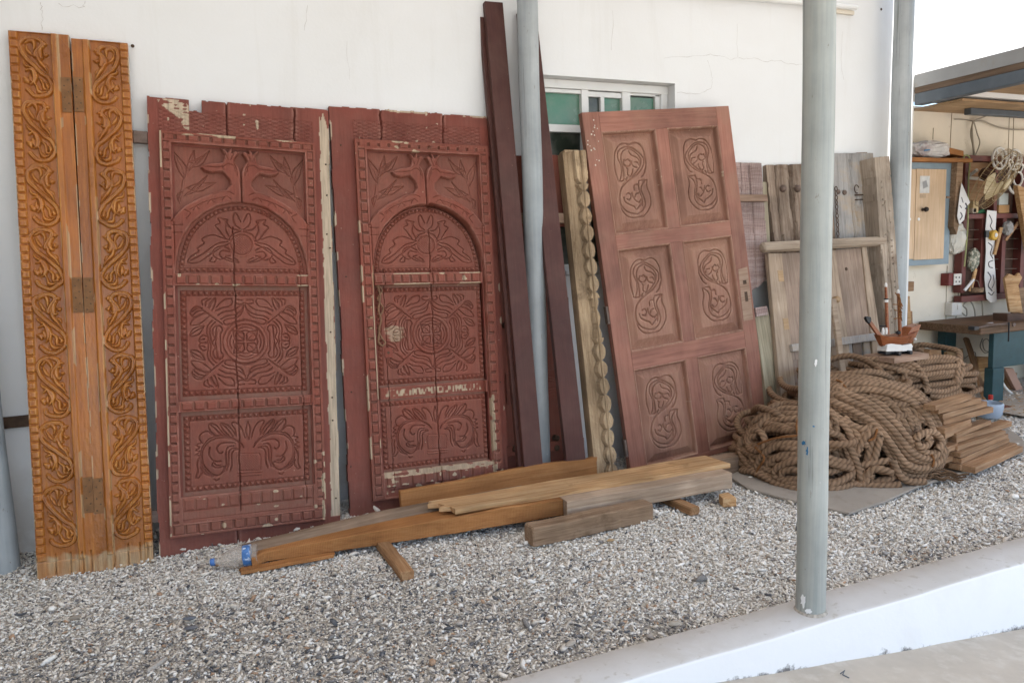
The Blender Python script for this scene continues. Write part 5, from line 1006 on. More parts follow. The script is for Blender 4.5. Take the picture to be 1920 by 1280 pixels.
# ------------------------------------------------------------------ ropes
def ropemat():
    s = Mt('coir_rope'); v = s.coords((1,1,1)); at = s.attr('tone'); g = s.noise(v, 240, 4, 0.7); n = s.noise(v, 9, 5, .6)
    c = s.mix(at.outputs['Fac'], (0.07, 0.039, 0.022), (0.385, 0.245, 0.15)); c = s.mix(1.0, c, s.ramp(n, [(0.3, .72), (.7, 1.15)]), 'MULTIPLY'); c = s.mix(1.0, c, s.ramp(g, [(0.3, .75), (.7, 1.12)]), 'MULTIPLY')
    c = s.mix(s.ramp(s.noise(v, 4, 4), [(.55, 0), (.75, .5)]), c, (0.20, 0.105, 0.052)); s.bump(g, .6, .003); return s.fin(c, .85, .15)
M['rope'] = ropemat(); M['twine'] = plain('orange_twine', (0.24, 0.105, 0.04), .85, .1, var=.4, scale=60)
class Ropes:
    def __init__(s): s.V = []; s.F = []; s.A = []; s.n = 0
    def add(s, P, r=.0192, pitch=.085, seg=12, step=.0062, shade=1.0):
        P = np.array(P, float); d = np.linalg.norm(np.diff(P, axis=0), axis=1); c = np.concatenate([[0], np.cumsum(d)]); L = c[-1]; m = max(6, int(L / step)); q = np.linspace(0, L, m)
        X = np.stack([np.interp(q, c, P[:, i]) for i in range(3)], -1); k = np.array([1, 2, 3, 2, 1]) / 9.0
        for i in range(3): X[2:-2, i] = np.convolve(X[:, i], k, 'valid')
        T_ = np.gradient(X, axis=0); T_ /= np.linalg.norm(T_, axis=1, keepdims=True) + 1e-9; up = np.array([.13, .21, 1.0]); a = np.cross(T_, up); a /= np.linalg.norm(a, axis=1, keepdims=True) + 1e-9; b = np.cross(a, T_)
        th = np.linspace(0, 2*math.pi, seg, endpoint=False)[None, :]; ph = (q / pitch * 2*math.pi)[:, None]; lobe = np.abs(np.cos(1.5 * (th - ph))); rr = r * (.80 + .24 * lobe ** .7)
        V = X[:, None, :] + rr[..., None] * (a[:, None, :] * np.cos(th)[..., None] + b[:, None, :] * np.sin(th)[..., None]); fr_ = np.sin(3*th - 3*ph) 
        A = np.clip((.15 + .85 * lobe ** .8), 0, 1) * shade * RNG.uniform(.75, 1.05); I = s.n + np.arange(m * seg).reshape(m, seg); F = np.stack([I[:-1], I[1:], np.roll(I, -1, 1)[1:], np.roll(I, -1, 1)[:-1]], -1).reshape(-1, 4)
        s.V.append(V.reshape(-1, 3)); s.A.append(A.reshape(-1)); s.F.append(F); s.n += m * seg
    def build(s, name, label, twine=None):
        t = thing(name, label, 'rope coil', T(0, 0, 0), 'heaps of coir rope'); mesh_np('rope', np.vstack(s.V), np.vstack(s.F), M['rope'], t, True, {'tone': ('FLOAT', np.concatenate(s.A))}); return t
class Mound:
    def __init__(s, c, r, e=2.4): s.c = np.array(c, float); s.r = np.array(r, float); s.e = e
    def f(s, P, k): return (np.abs((P - s.c) / (s.r * k)) ** s.e).sum(-1)
    def hit(s, px, py, k=1.0):
        d = _nrm(ray(px, py)); t = np.linspace(1.5, 8, 1400); P = CPOS + t[:, None] * d; g = s.f(P, k); i = np.argmax(g < 1)
        if g[i] < 1: return P[max(i - 1, 0)]
        return P[np.argmin(g)]
    def path(s, pts, k=1.0, n=7, wob=.004):
        Q = cr(pts, n); P = np.array([s.hit(x, y, k) for x, y in Q]); P[:, 2] = np.maximum(P[:, 2], .022); return P
    def ring(s, h, k, rng, arc=(0, 2*math.pi), lo=.02):
        """horizontal winding at height fraction h"""
        z = s.c[2] + s.r[2] * h * k; w_ = max(.05, (1 - min(.98, abs(h) ** s.e)) ** (1 / s.e)); a = np.linspace(*arc, 60) ; e = 2 / s.e; ph = rng.uniform(0, 6)
        x = np.sign(np.cos(a)) * np.abs(np.cos(a)) ** e; y = np.sign(np.sin(a)) * np.abs(np.sin(a)) ** e; q = 1 + .05 * np.sin(2*a + ph) + .03 * np.sin(5*a + ph * 2)
        return np.stack([s.c[0] + s.r[0]*k*w_*x*q, s.c[1] + s.r[1]*k*w_*y*q, np.maximum(lo, z + .03 * np.sin(2*a + ph) + .02 * np.sin(3*a + 2*ph))], -1)
c4 = lambda pts: tr((1370,620), 3.49, pts)
def bundle(R, mound, outer, inner, n, k0=1.0, dk=.04, jitter=2.2, r=.0192):
    O, I = cr(c4(outer), 6), cr(c4(inner), 6); m = 40
    rs = lambda P: np.stack([np.interp(np.linspace(0, 1, m), np.linspace(0, 1, len(P)), P[:, i]) for i in range(2)], -1); O, I = rs(O), rs(I)
    for j in range(n):
        t = j / max(1, n - 1); P = O + (I - O) * t; w_ = np.cumsum(RNG.normal(0, .22, (m, 2)), 0); P = P + w_ * jitter * .4; kk = k0 + dk * ((j * 7) % 3 - 1) * .6
        X = np.array([mound.hit(x, y, kk) for x, y in P]); X[:, 2] = np.maximum(X[:, 2], .02); R.add(X, r)
rg = np.random.default_rng(77)
# the coil at the left
mA = Mound((3.03, -.72, .02), (.27, .40, .38)); RA = Ropes()
for k in np.linspace(.55, .95, 4):
    for h in np.linspace(.05, .85, 7): RA.add(mA.ring(h, k, rg), shade=.8)
for p in [[(440,490),(330,480),(240,520),(150,610),(100,700),(85,800),(150,880),(250,960),(440,1000)], [(500,520),(350,510),(260,550),(180,630),(130,720),(125,800),(190,900),(300,980),(480,1040)],
          [(500,570),(340,580),(250,590),(170,640),(120,690)], [(480,620),(360,625),(250,640),(180,680)], [(180,690),(130,700),(115,760),(170,785),(220,745),(215,690),(180,655),(130,660),(110,710)],
          [(480,700),(380,700),(280,730),(190,760),(130,740)], [(480,740),(330,740),(230,795),(180,860),(200,940),(320,990),(470,990)], [(470,800),(340,810),(260,860),(230,920),(300,960),(460,970)], [(480,850),(380,860),(300,900),(290,950),(400,990),(500,1000)],
          [(60,760),(50,820),(90,890),(180,940),(290,1000)], [(70,700),(60,780),(100,860),(160,910)], [(70,915),(150,920),(230,960),(320,1010),(480,1050)], [(300,1010),(370,1060),(480,1090)], [(310,1030),(400,1050),(500,1060)], [(250,990),(340,1050),(450,1075)], [(150,600),(210,560),(300,545),(450,545)], [(100,740),(150,640),(260,610),(400,650)], [(480,920),(400,905),(330,930),(350,975),(480,960)]]:
    RA.add(mA.path(c4(p), rg.uniform(.97, 1.06)))
ra = RA.build('rope_coil', 'loose brown rope coil nearest the panelled door, tied with orange twine')
def twine(parent, mound, pts, k=1.06):
    P = mound.path(c4(pts), k, 6); MB().tube(P, .006, 6).build('twine', M['twine'], parent, smooth=True)
twine(ra, mA, [(440,580),(430,620),(440,680)], 1.1); twine(ra, mA, [(180,740),(300,700),(440,685)], 1.1); twine(ra, mA, [(160,760),(220,830),(180,900),(165,950)], 1.1)
# the big hank in the middle
mB = Mound((3.50, -.62, .02), (.48, .54, .60), 2.3); RB = Ropes()
for k in np.linspace(.6, .93, 4):
    for h in np.linspace(.05, .9, 8): RB.add(mB.ring(h, k, rg), shade=.8)
bundle(RB, mB, [(600,350),(800,318),(1000,335),(1150,365),(1270,440),(1360,540),(1400,680),(1405,830),(1370,910)], [(640,420),(860,385),(1050,410),(1180,470),(1280,570),(1330,680),(1345,760),(1340,830)], 6, .99)
bundle(RB, mB, [(610,300),(700,285),(850,300),(1000,330)], [(620,370),(720,340),(860,340),(1010,370)], 4, .97)
for p in [[(950,415),(1060,440),(1130,520),(1180,620),(1210,710)], [(900,420),(1020,450),(1090,530),(1140,620),(1180,700)], [(1000,410),(1060,390),(1110,400)], [(1090,400),(1180,470),(1240,540),(1275,620)], [(1140,420),(1210,520),(1255,600)], [(820,410),(960,470),(1060,560),(1120,650)], [(1040,440),(1100,420),(1190,520),(1200,600),(1230,660)], [(1150,500),(1170,560),(1220,600),(1225,660),(1190,640)]]: RB.add(mB.path(c4(p), rg.uniform(.95, 1.0)))
bundle(RB, mB, [(600,470),(700,520),(830,580),(930,650),(1010,760),(1070,860),(1130,930),(1250,940),(1360,890),(1405,790)], [(610,400),(690,370),(740,400),(900,470),(1050,580),(1150,690),(1230,765),(1310,800),(1360,770),(1370,720)], 8, 1.06, .04)
RB.add(mB.path(c4([(1350,780),(1380,720),(1330,665),(1260,670),(1215,710),(1240,760),(1290,745),(1300,700),(1260,690)]), 1.09)); RB.add(mB.path(c4([(700,430),(740,410),(735,385),(690,390),(660,430),(700,480)]), 1.06))
for p in [[(560,560),(650,540),(690,600),(690,690),(720,790),(760,880),(740,990),(640,1090)], [(590,580),(640,620),(650,720),(690,820),(710,920),(700,1010),(600,1060)], [(600,620),(620,720),(650,850),(660,960),(610,1020)], [(700,680),(780,770),(830,880),(860,980),(960,1040),(1110,1000)], [(720,700),(760,790),(800,900),(780,1000),(740,1040)],
          [(800,760),(860,680),(920,620),(960,650),(920,740),(890,860),(880,940),(960,1000),(1080,950)], [(820,790),(880,700),(940,650),(975,690),(950,800),(930,880),(1000,920),(1070,890)], [(600,1010),(700,1020),(745,1010),(720,1090),(620,1110)], [(600,950),(690,960),(760,940),(800,880)], [(800,1040),(860,1000),(900,930),(960,900),(1060,930)], [(1060,850),(1100,940),(1170,985),(1270,985)], [(880,1010),(980,980),(1060,960),(1100,900)],
          [(740,560),(800,640),(840,700),(900,760)], [(680,570),(760,640),(800,740),(830,820)], [(640,520),(740,590),(850,640),(900,640)], [(860,880),(960,860),(1040,850)], [(850,760),(800,830),(840,900),(930,960)], [(700,1000),(780,1040),(840,1030),(900,960)]]: RB.add(mB.path(c4(p), rg.uniform(1.07, 1.16)))
rb = RB.build('rope_coil', 'largest brown rope heap, its thick hank sweeping down to the right')
twine(rb, mB, [(690,320),(730,340),(760,390)], 1.03); twine(rb, mB, [(1315,810),(1330,850),(1320,890)], 1.12); twine(rb, mB, [(960,640),(940,700),(900,720)], 1.14)
fry = Ropes() # frayed tail
for k in range(12):
    a = c4([(1230 + k*8, 950), (1290 + k*14, 965 + 3 * (k % 3)), (1360 + k*18, 950 + k*4)]); P = [np.array([*atz(x, y, .02)[:2], .02 + .012 * ((k * 5) % 4)]) for x, y in cr(a, 6)]; P = [p + [0, 0, .01 * math.sin(i * .8 + k)] for i, p in enumerate(P)]; fry.add(P, .006, .03, 6, .008, .55)
fo_ = mesh_np('frayed_tail', np.vstack(fry.V), np.vstack(fry.F), M['rope'], rb, True, {'tone': ('FLOAT', np.concatenate(fry.A))})
# the squarish stack at the back
mC = Mound((4.30, -.32, .02), (.50, .30, .525), 5.0); RC_ = Ropes()
for k in (.8, .98):
    for h in np.linspace(.06, .90, 13): RC_.add(mC.ring(h, k, rg), shade=.88)
for p in [[(870,190),(1000,185),(1150,200),(1230,250),(1270,320),(1290,400)], [(880,240),(1000,230),(1120,260),(1250,290),(1400,270)], [(1200,200),(1330,175),(1450,180),(1510,220),(1500,300),(1470,390)], [(840,230),(960,210),(1100,215),(1200,250)], [(1080,260),(1140,270),(1120,340)], [(1280,300),(1380,290),(1440,260)], [(1250,390),(1380,400),(1480,370)], [(1200,220),(1320,200),(1450,200)], [(1230,260),(1350,240),(1480,230)], [(1290,420),(1400,430),(1500,390)], [(1490,190),(1480,280),(1470,340)]]: RC_.add(mC.path(c4(p), rg.uniform(1.03, 1.1)))
rc = RC_.build('rope_coil', 'squared stack of rope at the back carrying the board with the ship model')
P = [mC.hit(1804, 705, 1.0) + [0, -.02, 0], mC.hit(1814, 712, 1.0) + [.05, -.05, 0]]
# sheet under the ropes
M['card'] = plain('dusty_cardboard', (0.36, 0.315, 0.265), .85, .15, var=.15, scale=4, dirt=((0.26, .22, .18), 9, .55, .75))
Q = [atz(x, y, .007) for x, y in [(1366,893),(1400,915),(1470,935),(1592,963),(1660,940),(1722,912),(1820,882),(1935,842),(1880,790),(1500,830)]]
o = MB().prism([(q[0], q[1]) for q in Q], 0.001, .013).build('cardboard_sheet', M['card'], None, bevel=.002); tag(o, 'dusty flat cardboard sheet under the rope heaps', 'cardboard sheet')
mB2 = MB()
# sawn boards stacked at the right
M['stackwood'] = wood('stacked_boards', (0.19, 0.095, 0.045), (0.34, 0.195, 0.105), (0.46, 0.30, 0.18), 'X', rough=.7, bump=.5)
STK = [((1600,938),(1912,795),.02,.30,.035,'lowest widest board lying flat on the sheet'), ((1505,878),(1875,735),.06,.10,.03,'long board just above the lowest of the stack'), ((1512,835),(1822,700),.092,.10,.028,'pale board third from the bottom of the stack'), ((1505,800),(1815,672),.122,.10,.028,'board in the middle of the front stack with a squared left end'), ((1485,755),(1800,652),.152,.10,.028,'board below the long overhanging one in the stack'), ((1480,700),(1842,592),.184,.10,.03,'board overhanging furthest right in the stack'), ((1478,672),(1705,585),.216,.09,.026,'short board topping the front stack'),
 ((1400,840),(1510,790),.10,.12,.03,'dark board end showing left of the front stack'), ((1400,775),(1490,735),.16,.12,.03,'dark board end above another left of the front stack'), ((1405,672),(1580,600),.235,.11,.03,'board behind the front stack at half its height'), ((1400,640),(1575,575),.265,.11,.028,'thin board above the half height one behind'), ((1395,578),(1722,498),.30,.11,.032,'long board near the top of the rear stack'), ((1390,545),(1680,460),.335,.11,.03,'board second from the top of the rear stack'), ((1362,510),(1640,438),.37,.11,.03,'board below the topmost one of the rear stack'), ((1340,490),(1580,415),.405,.10,.028,'topmost board of the rear stack touching the rope')]
for k, (pa, pb, z, wd, ht, lb) in enumerate(STK):
    a, b = atz(*c4([pa])[0], z), atz(*c4([pb])[0], z); x = _nrm(b - a); s_ = _nrm(np.cross(x, [0, 0, 1])); wd = wd if k == 0 else wd * .62; cc = np.array([0, 0, -ht/2 if k else ht/2]) - s_ * wd / 2
    o = board('sawn_board', M['stackwood'], a + cc, b + cc, s_ * wd/2, np.array([0, 0, ht/2]), seed=50 + k, cham=.002, jit=.001, n=6); tag(o, lb, 'board', 'sawn boards stacked beside the ropes')

# ------------------------------------------------------------------ ship model on its board
M['mahog'] = wood('varnished_mahogany', (0.13, 0.035, 0.012), (0.25, 0.075, 0.026), (0.34, 0.125, 0.048), 'X', rough=.28, spec=.5, bump=.1)
M['whitep'] = plain('ship_white', (0.72, 0.70, 0.66), .5, var=.1); M['blackp'] = plain('black_paint', (0.012, 0.014, 0.018), .35)
zt = .562; q = [atz(x, y, zt) for x, y in [(1618,664),(1677,671),(1742,662),(1690,655)]]
o = MB().prism([(p[0], p[1]) for p in q], zt - .035, zt).build('display_board', M['paleold'], None, bevel=.003); tag(o, 'thick board on the rear rope stack carrying the ship model', 'board')
base = atz(1679, 664, zt); yS = base[1]; S0 = aty(1679, 664, yS)
def sp(px, py): q = aty(px, py, yS); return q[0] - S0[0], q[2]
ship = thing('ship_model', 'small mahogany sailing ship model with two masts and a white lower hull', 'ship model', Matrix.Translation((S0[0], yS, 0)))
xs = np.linspace(0, 1, 13); bowx, sternx = sp(1644, 630)[0], sp(1713, 630)[0]; zs = sp(1680, 629)[1]; zk = sp(1680, 646)[1]; zl = sp(1680, 658)[1]
def hull(z_top, z_bot, x0, x1, wmax, name, mat):
    vs = []; n = 13; xm = x0 + (x1 - x0) * .55
    for t in xs:
        x = x0 + (x1 - x0) * t; w_ = wmax * (math.sin(math.pi * min(1, .08 + t * .78)) ** .7) + .002; sh = .022 * (2*t - .9) ** 2
        for yy, zz in ((-w_, z_top + sh), (-w_ * .92, z_top + sh - (z_top - z_bot) * .4), (-w_ * .62, z_bot + (z_top-z_bot)*.1), (0, z_bot), (w_ * .62, z_bot + (z_top-z_bot)*.1), (w_ * .92, z_top + sh - (z_top - z_bot) * .4), (w_, z_top + sh)): vs.append((xm + (x - xm) * (1 - .30 * (z_top + sh - zz) / (z_top + .04 - z_bot)), yy, zz))
    fs = [(i*7+k, (i+1)*7+k, (i+1)*7+k+1, i*7+k+1) for i in range(n-1) for k in range(6)] + [((i+1)*7, i*7, i*7+6, (i+1)*7+6) for i in range(n-1)] + [tuple(range(6, -1, -1)), tuple((n-1)*7 + k for k in range(7))]
    return MB().add(vs, fs).build(name, mat, ship, smooth=True)
hull(zs, zk, bowx, sternx, .055, 'hull', M['mahog'])
a0, a1 = sp(1654, 658), sp(1702, 645); mb = MB(); mb.prism([sp(1655,645), sp(1662,643), sp(1672,643), sp(1684,646), sp(1700,643), sp(1703,648), sp(1701,652), sp(1702,657), sp(1653,658), sp(1654,651)], -.035, .035); o = mb.build('lower_hull', M['whitep'], ship, bevel=.003); o.rotation_euler = (math.pi/2, 0, 0)
mb = MB(); mb.prism([sp(1622,597), sp(1627,594), sp(1650,625), sp(1660,640), sp(1656,646)], -.008, .008); o = mb.build('stem', M['mahog'], ship, bevel=.002); o.rotation_euler = (math.pi/2, 0, 0)
mb = MB(); mb.prism([sp(1621,596), sp(1624,593), sp(1631,594), sp(1632,600), sp(1629,607), sp(1625,604)], -.010, .010); o = mb.build('stem_head', M['blackp'], ship, bevel=.003); o.rotation_euler = (math.pi/2, 0, 0)
mb = MB(); mb.prism([sp(1692,629), sp(1701,613), sp(1719,607), sp(1715,617), sp(1708,632)], -.034, .034); o = mb.build('stern_castle', M['mahog'], ship, bevel=.003); o.rotation_euler = (math.pi/2, 0, 0)
for (x0, y0), (x1, y1) in (((1661,534),(1664,626)), ((1684,546),(1688,630))):
    a, b = sp(x0, y0), sp(x1, y1); mt = MB().tube([(b[0], 0, b[1]), ((a[0]+b[0])/2, 0, (a[1]+b[1])/2), (a[0], 0, a[1])], [.0115, .010, .007], 10).build('mast', M['mahog'], ship, smooth=True)
    MB().lathe((a[0], 0, a[1]), [(.008, -.012), (.009, 0), (.005, .012)], 8).build('masthead', M['whitep'], mt)
    if x0 < 1670: c = sp(1661.5, 564); MB().lathe((c[0], 0, c[1]), [(.0125, -.008), (.0125, .008)], 10).build('band', M['whitep'], mt); MB().lathe((c[0], 0, c[1] + .01), [(.013, -.002), (.013, .006)], 10).build('band', M['blackp'], mt)
mb = MB(); rg_ = np.random.default_rng(2)
for k in range(14):
    a = np.array([*sp(1684 + rg_.uniform(-1, 2), 552 + k * 3.2)]); b = a + [rg_.uniform(-.07, .0), rg_.uniform(-.06, .03)]; mb.tube([(a[0], -.012, a[1]), ((a[0]+b[0])/2, -.03, (a[1]+b[1])/2 - .02), (b[0], -.02, b[1])], .0035, 5)
mb.build('rigging', M['twine'], ship)
mb = MB(); a, b = sp(1650,611), sp(1663,611); mb.tube([(a[0], 0, a[1]), (b[0], 0, b[1])], .004, 6)
mb.build('bow_rail', M['blackp'], ship)
for x in (1653, 1659):
    a = sp(x, 620); MB().lathe((a[0], -.01, a[1]), [(.007, -.02), (.009, 0), (.006, .02)], 8).build('deck_fitting', M['whitep'], ship)
a = sp(1679, 623); MB().lathe((a[0], -.02, a[1]), [(.004, -.012), (.014, -.008), (.015, .006), (.006, .012)], 10).build('deck_fitting', M['blackp'], ship)
a = sp(1708, 635); MB().lathe((a[0], -.03, a[1]), [(.005, -.008), (.010, 0), (.005, .008)], 8).build('rudder_head', M['whitep'], ship)
for x in (1672, 1693):
    a = sp(x, 659); MB().lathe((a[0], -.06, zt + .012), [(.012, 0), (.012, .12)], 12, (0, 1, 0)).build('cradle_roller', M['blackp'], ship)
a, b = sp(1653, 659), sp(1698, 659); MB().box(a[0], b[0], -.03, .03, zt + .012, zt + .026).build('cradle', M['blackp'], ship)

# ------------------------------------------------------------------ workshop lean-to at the right
YW = .40
shed = thing('shed_wall', 'cream boarded back wall of the open workshop', 'wall', T(0, 0, 0)); shed['kind'] = 'thing'
MB().box(XE + .001, 10, YW, YW + .06, -.3, 2.299).build('panel', M['cream'], shed); MB().box(XE - .10, XE - .001, .281, YW + .06, -.3, 2.3).build('return_panel', M['cream'], shed)
def wq(px, py, y): q = aty(px, py, y); return q[0], q[2]
def wbox(name, x0, y0, x1, y1, yf, dep, mat, parent=None, bevel=.002, label=None, cat=None, group=None):
    a, b, c, d = wq(x0, y0, yf), wq(x1, y1, yf), wq(x0, y1, yf), wq(x1, y0, yf); za, zb_ = (a[1] + d[1]) / 2, (b[1] + c[1]) / 2; xa, xb = (a[0] + c[0]) / 2, (b[0] + d[0]) / 2
    o = MB().box(xa, xb, yf, yf + dep, zb_, za).build(name, mat, parent, bevel=bevel)
    if label: tag(o, label, cat, group)
    return o
def wpoly(name, px, yf, dep, mat, parent=None, bevel=.002, label=None, cat=None, group=None):
    P = [wq(x, y, yf) for x, y in px]; n = len(P); mb = MB().add([(x, yf, z) for x, z in P] + [(x, yf + dep, z) for x, z in P], [tuple(range(n)), tuple(range(2*n-1, n-1, -1))] + [(i, n+i, n+(i+1) % n, (i+1) % n) for i in range(n)])
    o = mb.build(name, mat, parent, bevel=bevel)
    if label: tag(o, label, cat, group)
    return o
def wtube(name, px, yf, r, mat, parent=None, label=None, cat=None, group=None, n=6, dy=0.0):
    Q = cr(px, n); P = [(*[wq(x, y, yf)[0]], yf + dy * math.sin(i * .9), wq(x, y, yf)[1]) for i, (x, y) in enumerate(Q)]; o = MB().tube(P, r, 7).build(name, mat, parent, smooth=True)
    if label: tag(o, label, cat, group)
    return o
M['seam'] = plain('board_seam', (0.25, 0.19, 0.12), .9)
for p in [[(1785,205),(1781,285)], [(1776,498),(1774,560),(1773,690)], [(1893,205),(1890,290)], [(1901,200),(1899,292)], [(1750,240),(1749,262)]]: wtube('seam', p, YW - .001, .0028, M['seam'], shed)
# lean-to roof
sr = thing('lean_to', 'grey sheeted lean-to on blue steel beams over the workshop', 'lean-to', T(0, 0, 0)); sr['kind'] = 'thing'
xr = XE + .004; cs = [(xr + i * .038, 2.385 + .014 * math.sin(i * math.pi / 2)) for i in range(0, 136)]; mb = MB(); n = len(cs)
mb.add([(x, y, z + (.03 if y > 0 else 0)) for y in (-2.4, -.004) for x, z in cs] + [(x, y, z - .012 + (.03 if y > 0 else 0)) for y in (-2.4, -.004) for x, z in cs], [(i, i+1, n+i+1, n+i) for i in range(n-1)] + [(2*n+i+1, 2*n+i, 3*n+i, 3*n+i+1) for i in range(n-1)] + [(i+1, i, 2*n+i, 2*n+i+1) for i in range(n-1)]); mb.build('roof_sheet', M['roofsheet'], sr)
MB().box(xr - .012, xr - .002, -2.4, -.006, 2.325, 2.412).build('verge_flashing', M['roofsheet'], sr)
MB().box(xr, 9.9, -2.38, -.008, 2.335, 2.352).build('plywood_lining', M['ply'], sr); MB().box(xr - .006, xr + .05, -2.38, -.008, 2.285, 2.333).build('wood_purlin', M['purlin'], sr)
MB().box(xr - .010, xr + .07, -2.38, -.008, 2.205, 2.283).build('beam', M['steelblue'], sr, bevel=.006); MB().box(xr + .85, 9.9, .18, .24, 2.215, 2.262).build('beam', M['steelblue'], sr, bevel=.006)
MB().box(xr + .5, 9.9, .0, YW - .002, 2.262, 2.28).build('plywood_lining', M['ply'], sr)
MB().tube([(xr - .07, -.82, 2.40), (xr + .4, -.82, 2.40)], .028, 14).build('pipe_end', M['rust'], sr, smooth=True)
# wall cabinet
M['bluegrey'] = plain('blue_grey_paint', (0.23, 0.30, 0.345), .5, var=.15, scale=14); M['cabwood'] = wood('pale_plywood_door', (0.50, 0.335, 0.195), (0.64, 0.46, 0.30), (0.72, 0.55, 0.39), 'Z', rough=.55, bump=.1, large=.15)
cab = thing('wall_cabinet', 'pale wooden wall cabinet with a blue grey frame and a paper stuck on', 'cabinet', T(0, 0, 0))
wbox('carcass', 1690, 304, 1782, 497, .27, .128, M['bluegrey'], cab); wbox('door', 1716.5, 317, 1772, 486, .258, .0115, M['cabwood'], cab); wbox('door', 1690, 317, 1715.5, 486, .258, .0115, M['cabwood'], cab)
wbox('paper', 1725, 330, 1743, 362, .2555, .002, plain('grey_paper', (.62, .62, .60), .8, var=.2, scale=30), cab, 0); wbox('paper', 1725, 364, 1736, 371, .2555, .002, plain('tan_paper', (.45, .33, .22), .8), cab, 0)
M['dark'] = plain('dark_void', (0.03, 0.022, 0.018), .8); M['printed'] = plain('print_ink', (0.10, 0.10, 0.11), .8)
wpoly('picture', [(1730,341),(1737,338),(1740,350),(1731,354)], .2545, .0008, plain('faded_print', (.33, .33, .33), .8), cab, 0)
for x, y, r_ in ((1731,393,.020),):
    q = wq(x, y, .25); MB().lathe((q[0], .258, q[1]), [(.012, 0), (.012, .02), (r_, .03), (r_ * .8, .045)], 14, (0,-1,0)).build('knob', M['dark'], cab, smooth=True)
for x in (1707, 1724): q = wq(x, 411, .25); MB().lathe((q[0], .258, q[1]), [(.012, 0), (.012, .004), (.006, .005)], 12, (0,-1,0)).build('lock', M['alu'], cab)
wbox('shelf_board', 1690, 296, 1824, 303, .20, .198, M['beamorange'], None, .002, 'orange shelf board above the blue framed cabinet', 'shelf')
def bag(name, label, px0, py0, px1, py1, yc, dep, mat, seed, squash=1.0):
    a, b = wq(px0, py0, yc), wq(px1, py1, yc); c = np.array([(a[0]+b[0])/2, yc, (a[1]+b[1])/2]); r = np.array([abs(b[0]-a[0])/2, dep/2, abs(a[1]-b[1])/2]); vs = []; n, m = 28, 18
    for j in range(m + 1):
        th = math.pi * j / m
        for i in range(n):
            ph = 2*math.pi*i/n; d = np.array([math.sin(th)*math.cos(ph), math.sin(th)*math.sin(ph), -math.cos(th)]); d = np.sign(d) * np.abs(d) ** .75; k = 1 + .13 * float(vn(ph * 2.3 + seed, th * 2.6, seed)) + .10 * float(vn(ph * 6, th * 6, seed + 3)); vs.append(c + r * d * k)
    fs = [(j*n+i, j*n+(i+1) % n, (j+1)*n+(i+1) % n, (j+1)*n+i) for j in range(m) for i in range(n)]
    o = MB().add(vs, fs).build(name, mat, None, smooth=False); tag(o, label, 'plastic bag'); return o
M['bagm'] = plain('translucent_bag', (0.60, 0.58, 0.56), .35, .5, var=.3, scale=14, dirt=((0.42, .36, .36), 12, .5, .62)); M['bagc'] = plain('clear_bag', (0.56, 0.53, 0.46), .3, .5, var=.25, scale=10)
bg = bag('plastic_bag', 'crumpled white plastic bag lying on the shelf above the cabinet', 1706, 264, 1774, 298, .29, .16, M['bagm'], 5); q = wq(1736, 283, .205); MB().prism([(q[0]-.03, q[1]-.004), (q[0]+.04, q[1]+.004), (q[0]+.03, q[1]+.012), (q[0]-.02, q[1]+.008)], -.002, .002).build('blue_print', M['bluemark'], bg).matrix_local = Matrix.Translation((0, .20, 0)) @ Matrix.Rotation(math.pi/2, 4, 'X')
bag('plastic_bag', 'limp clear plastic bag hanging below the paint cans', 1777, 420, 1807, 474, .34, .09, M['bagc'], 9)
# open crate with cans beside the cabinet
cr_ = thing('open_crate', 'open brown wooden crate fixed beside the cabinet', 'crate', T(0, 0, 0))
M['redframe'] = plain('maroon_wood_paint', (0.15, 0.042, 0.034), .55, var=.3, scale=10); M['darkbrown'] = plain('dark_brown_board', (0.085, 0.045, 0.03), .7, var=.4, scale=6)
wpoly('top_board', [(1774,275),(1807,283),(1807,293),(1774,287)], .24, .15, M['beamorange'], cr_); wpoly('side_board', [(1796,296),(1807,296),(1800,415),(1794,440),(1788,425)], .22, .16, M['block'], cr_); wbox('back', 1775, 290, 1796, 330, .36, .02, M['plankpale'], cr_); wpoly('brace', [(1783,308),(1797,340),(1797,352),(1783,330)], .30, .03, M['stackwood'], cr_); wbox('shelf', 1776, 368, 1796, 372, .26, .13, M['paleold'], cr_); wbox('shelf', 1776, 327, 1794, 330, .28, .11, M['paleold'], cr_)
for k, (x, c, lb) in enumerate(((1781,(.45,.45,.47),'grey paint can with a purple label in the open crate'), (1790,(.30,.32,.36),'blue grey paint can at the right of the open crate'))):
    a, b = wq(x, 336, .31), wq(x, 367, .31); ct = thing('paint_can', lb, 'can', Matrix.Translation((a[0], .31, b[1])), 'paint cans in the crate'); h_ = a[1] - b[1]; r_ = .025
    MB().lathe((0,0,0), [(r_, 0), (r_, h_ * .95), (r_ * .9, h_)], 16).build('body', plain('can_%d' % k, c, .4), ct, smooth=True); MB().lathe((0,0,h_*.3), [(r_ + .001, 0), (r_ + .001, h_ * .35)], 16).build('label', plain('can_label_%d' % k, (.25,.05,.22) if k == 0 else (.5,.5,.5), .5), ct, smooth=True)
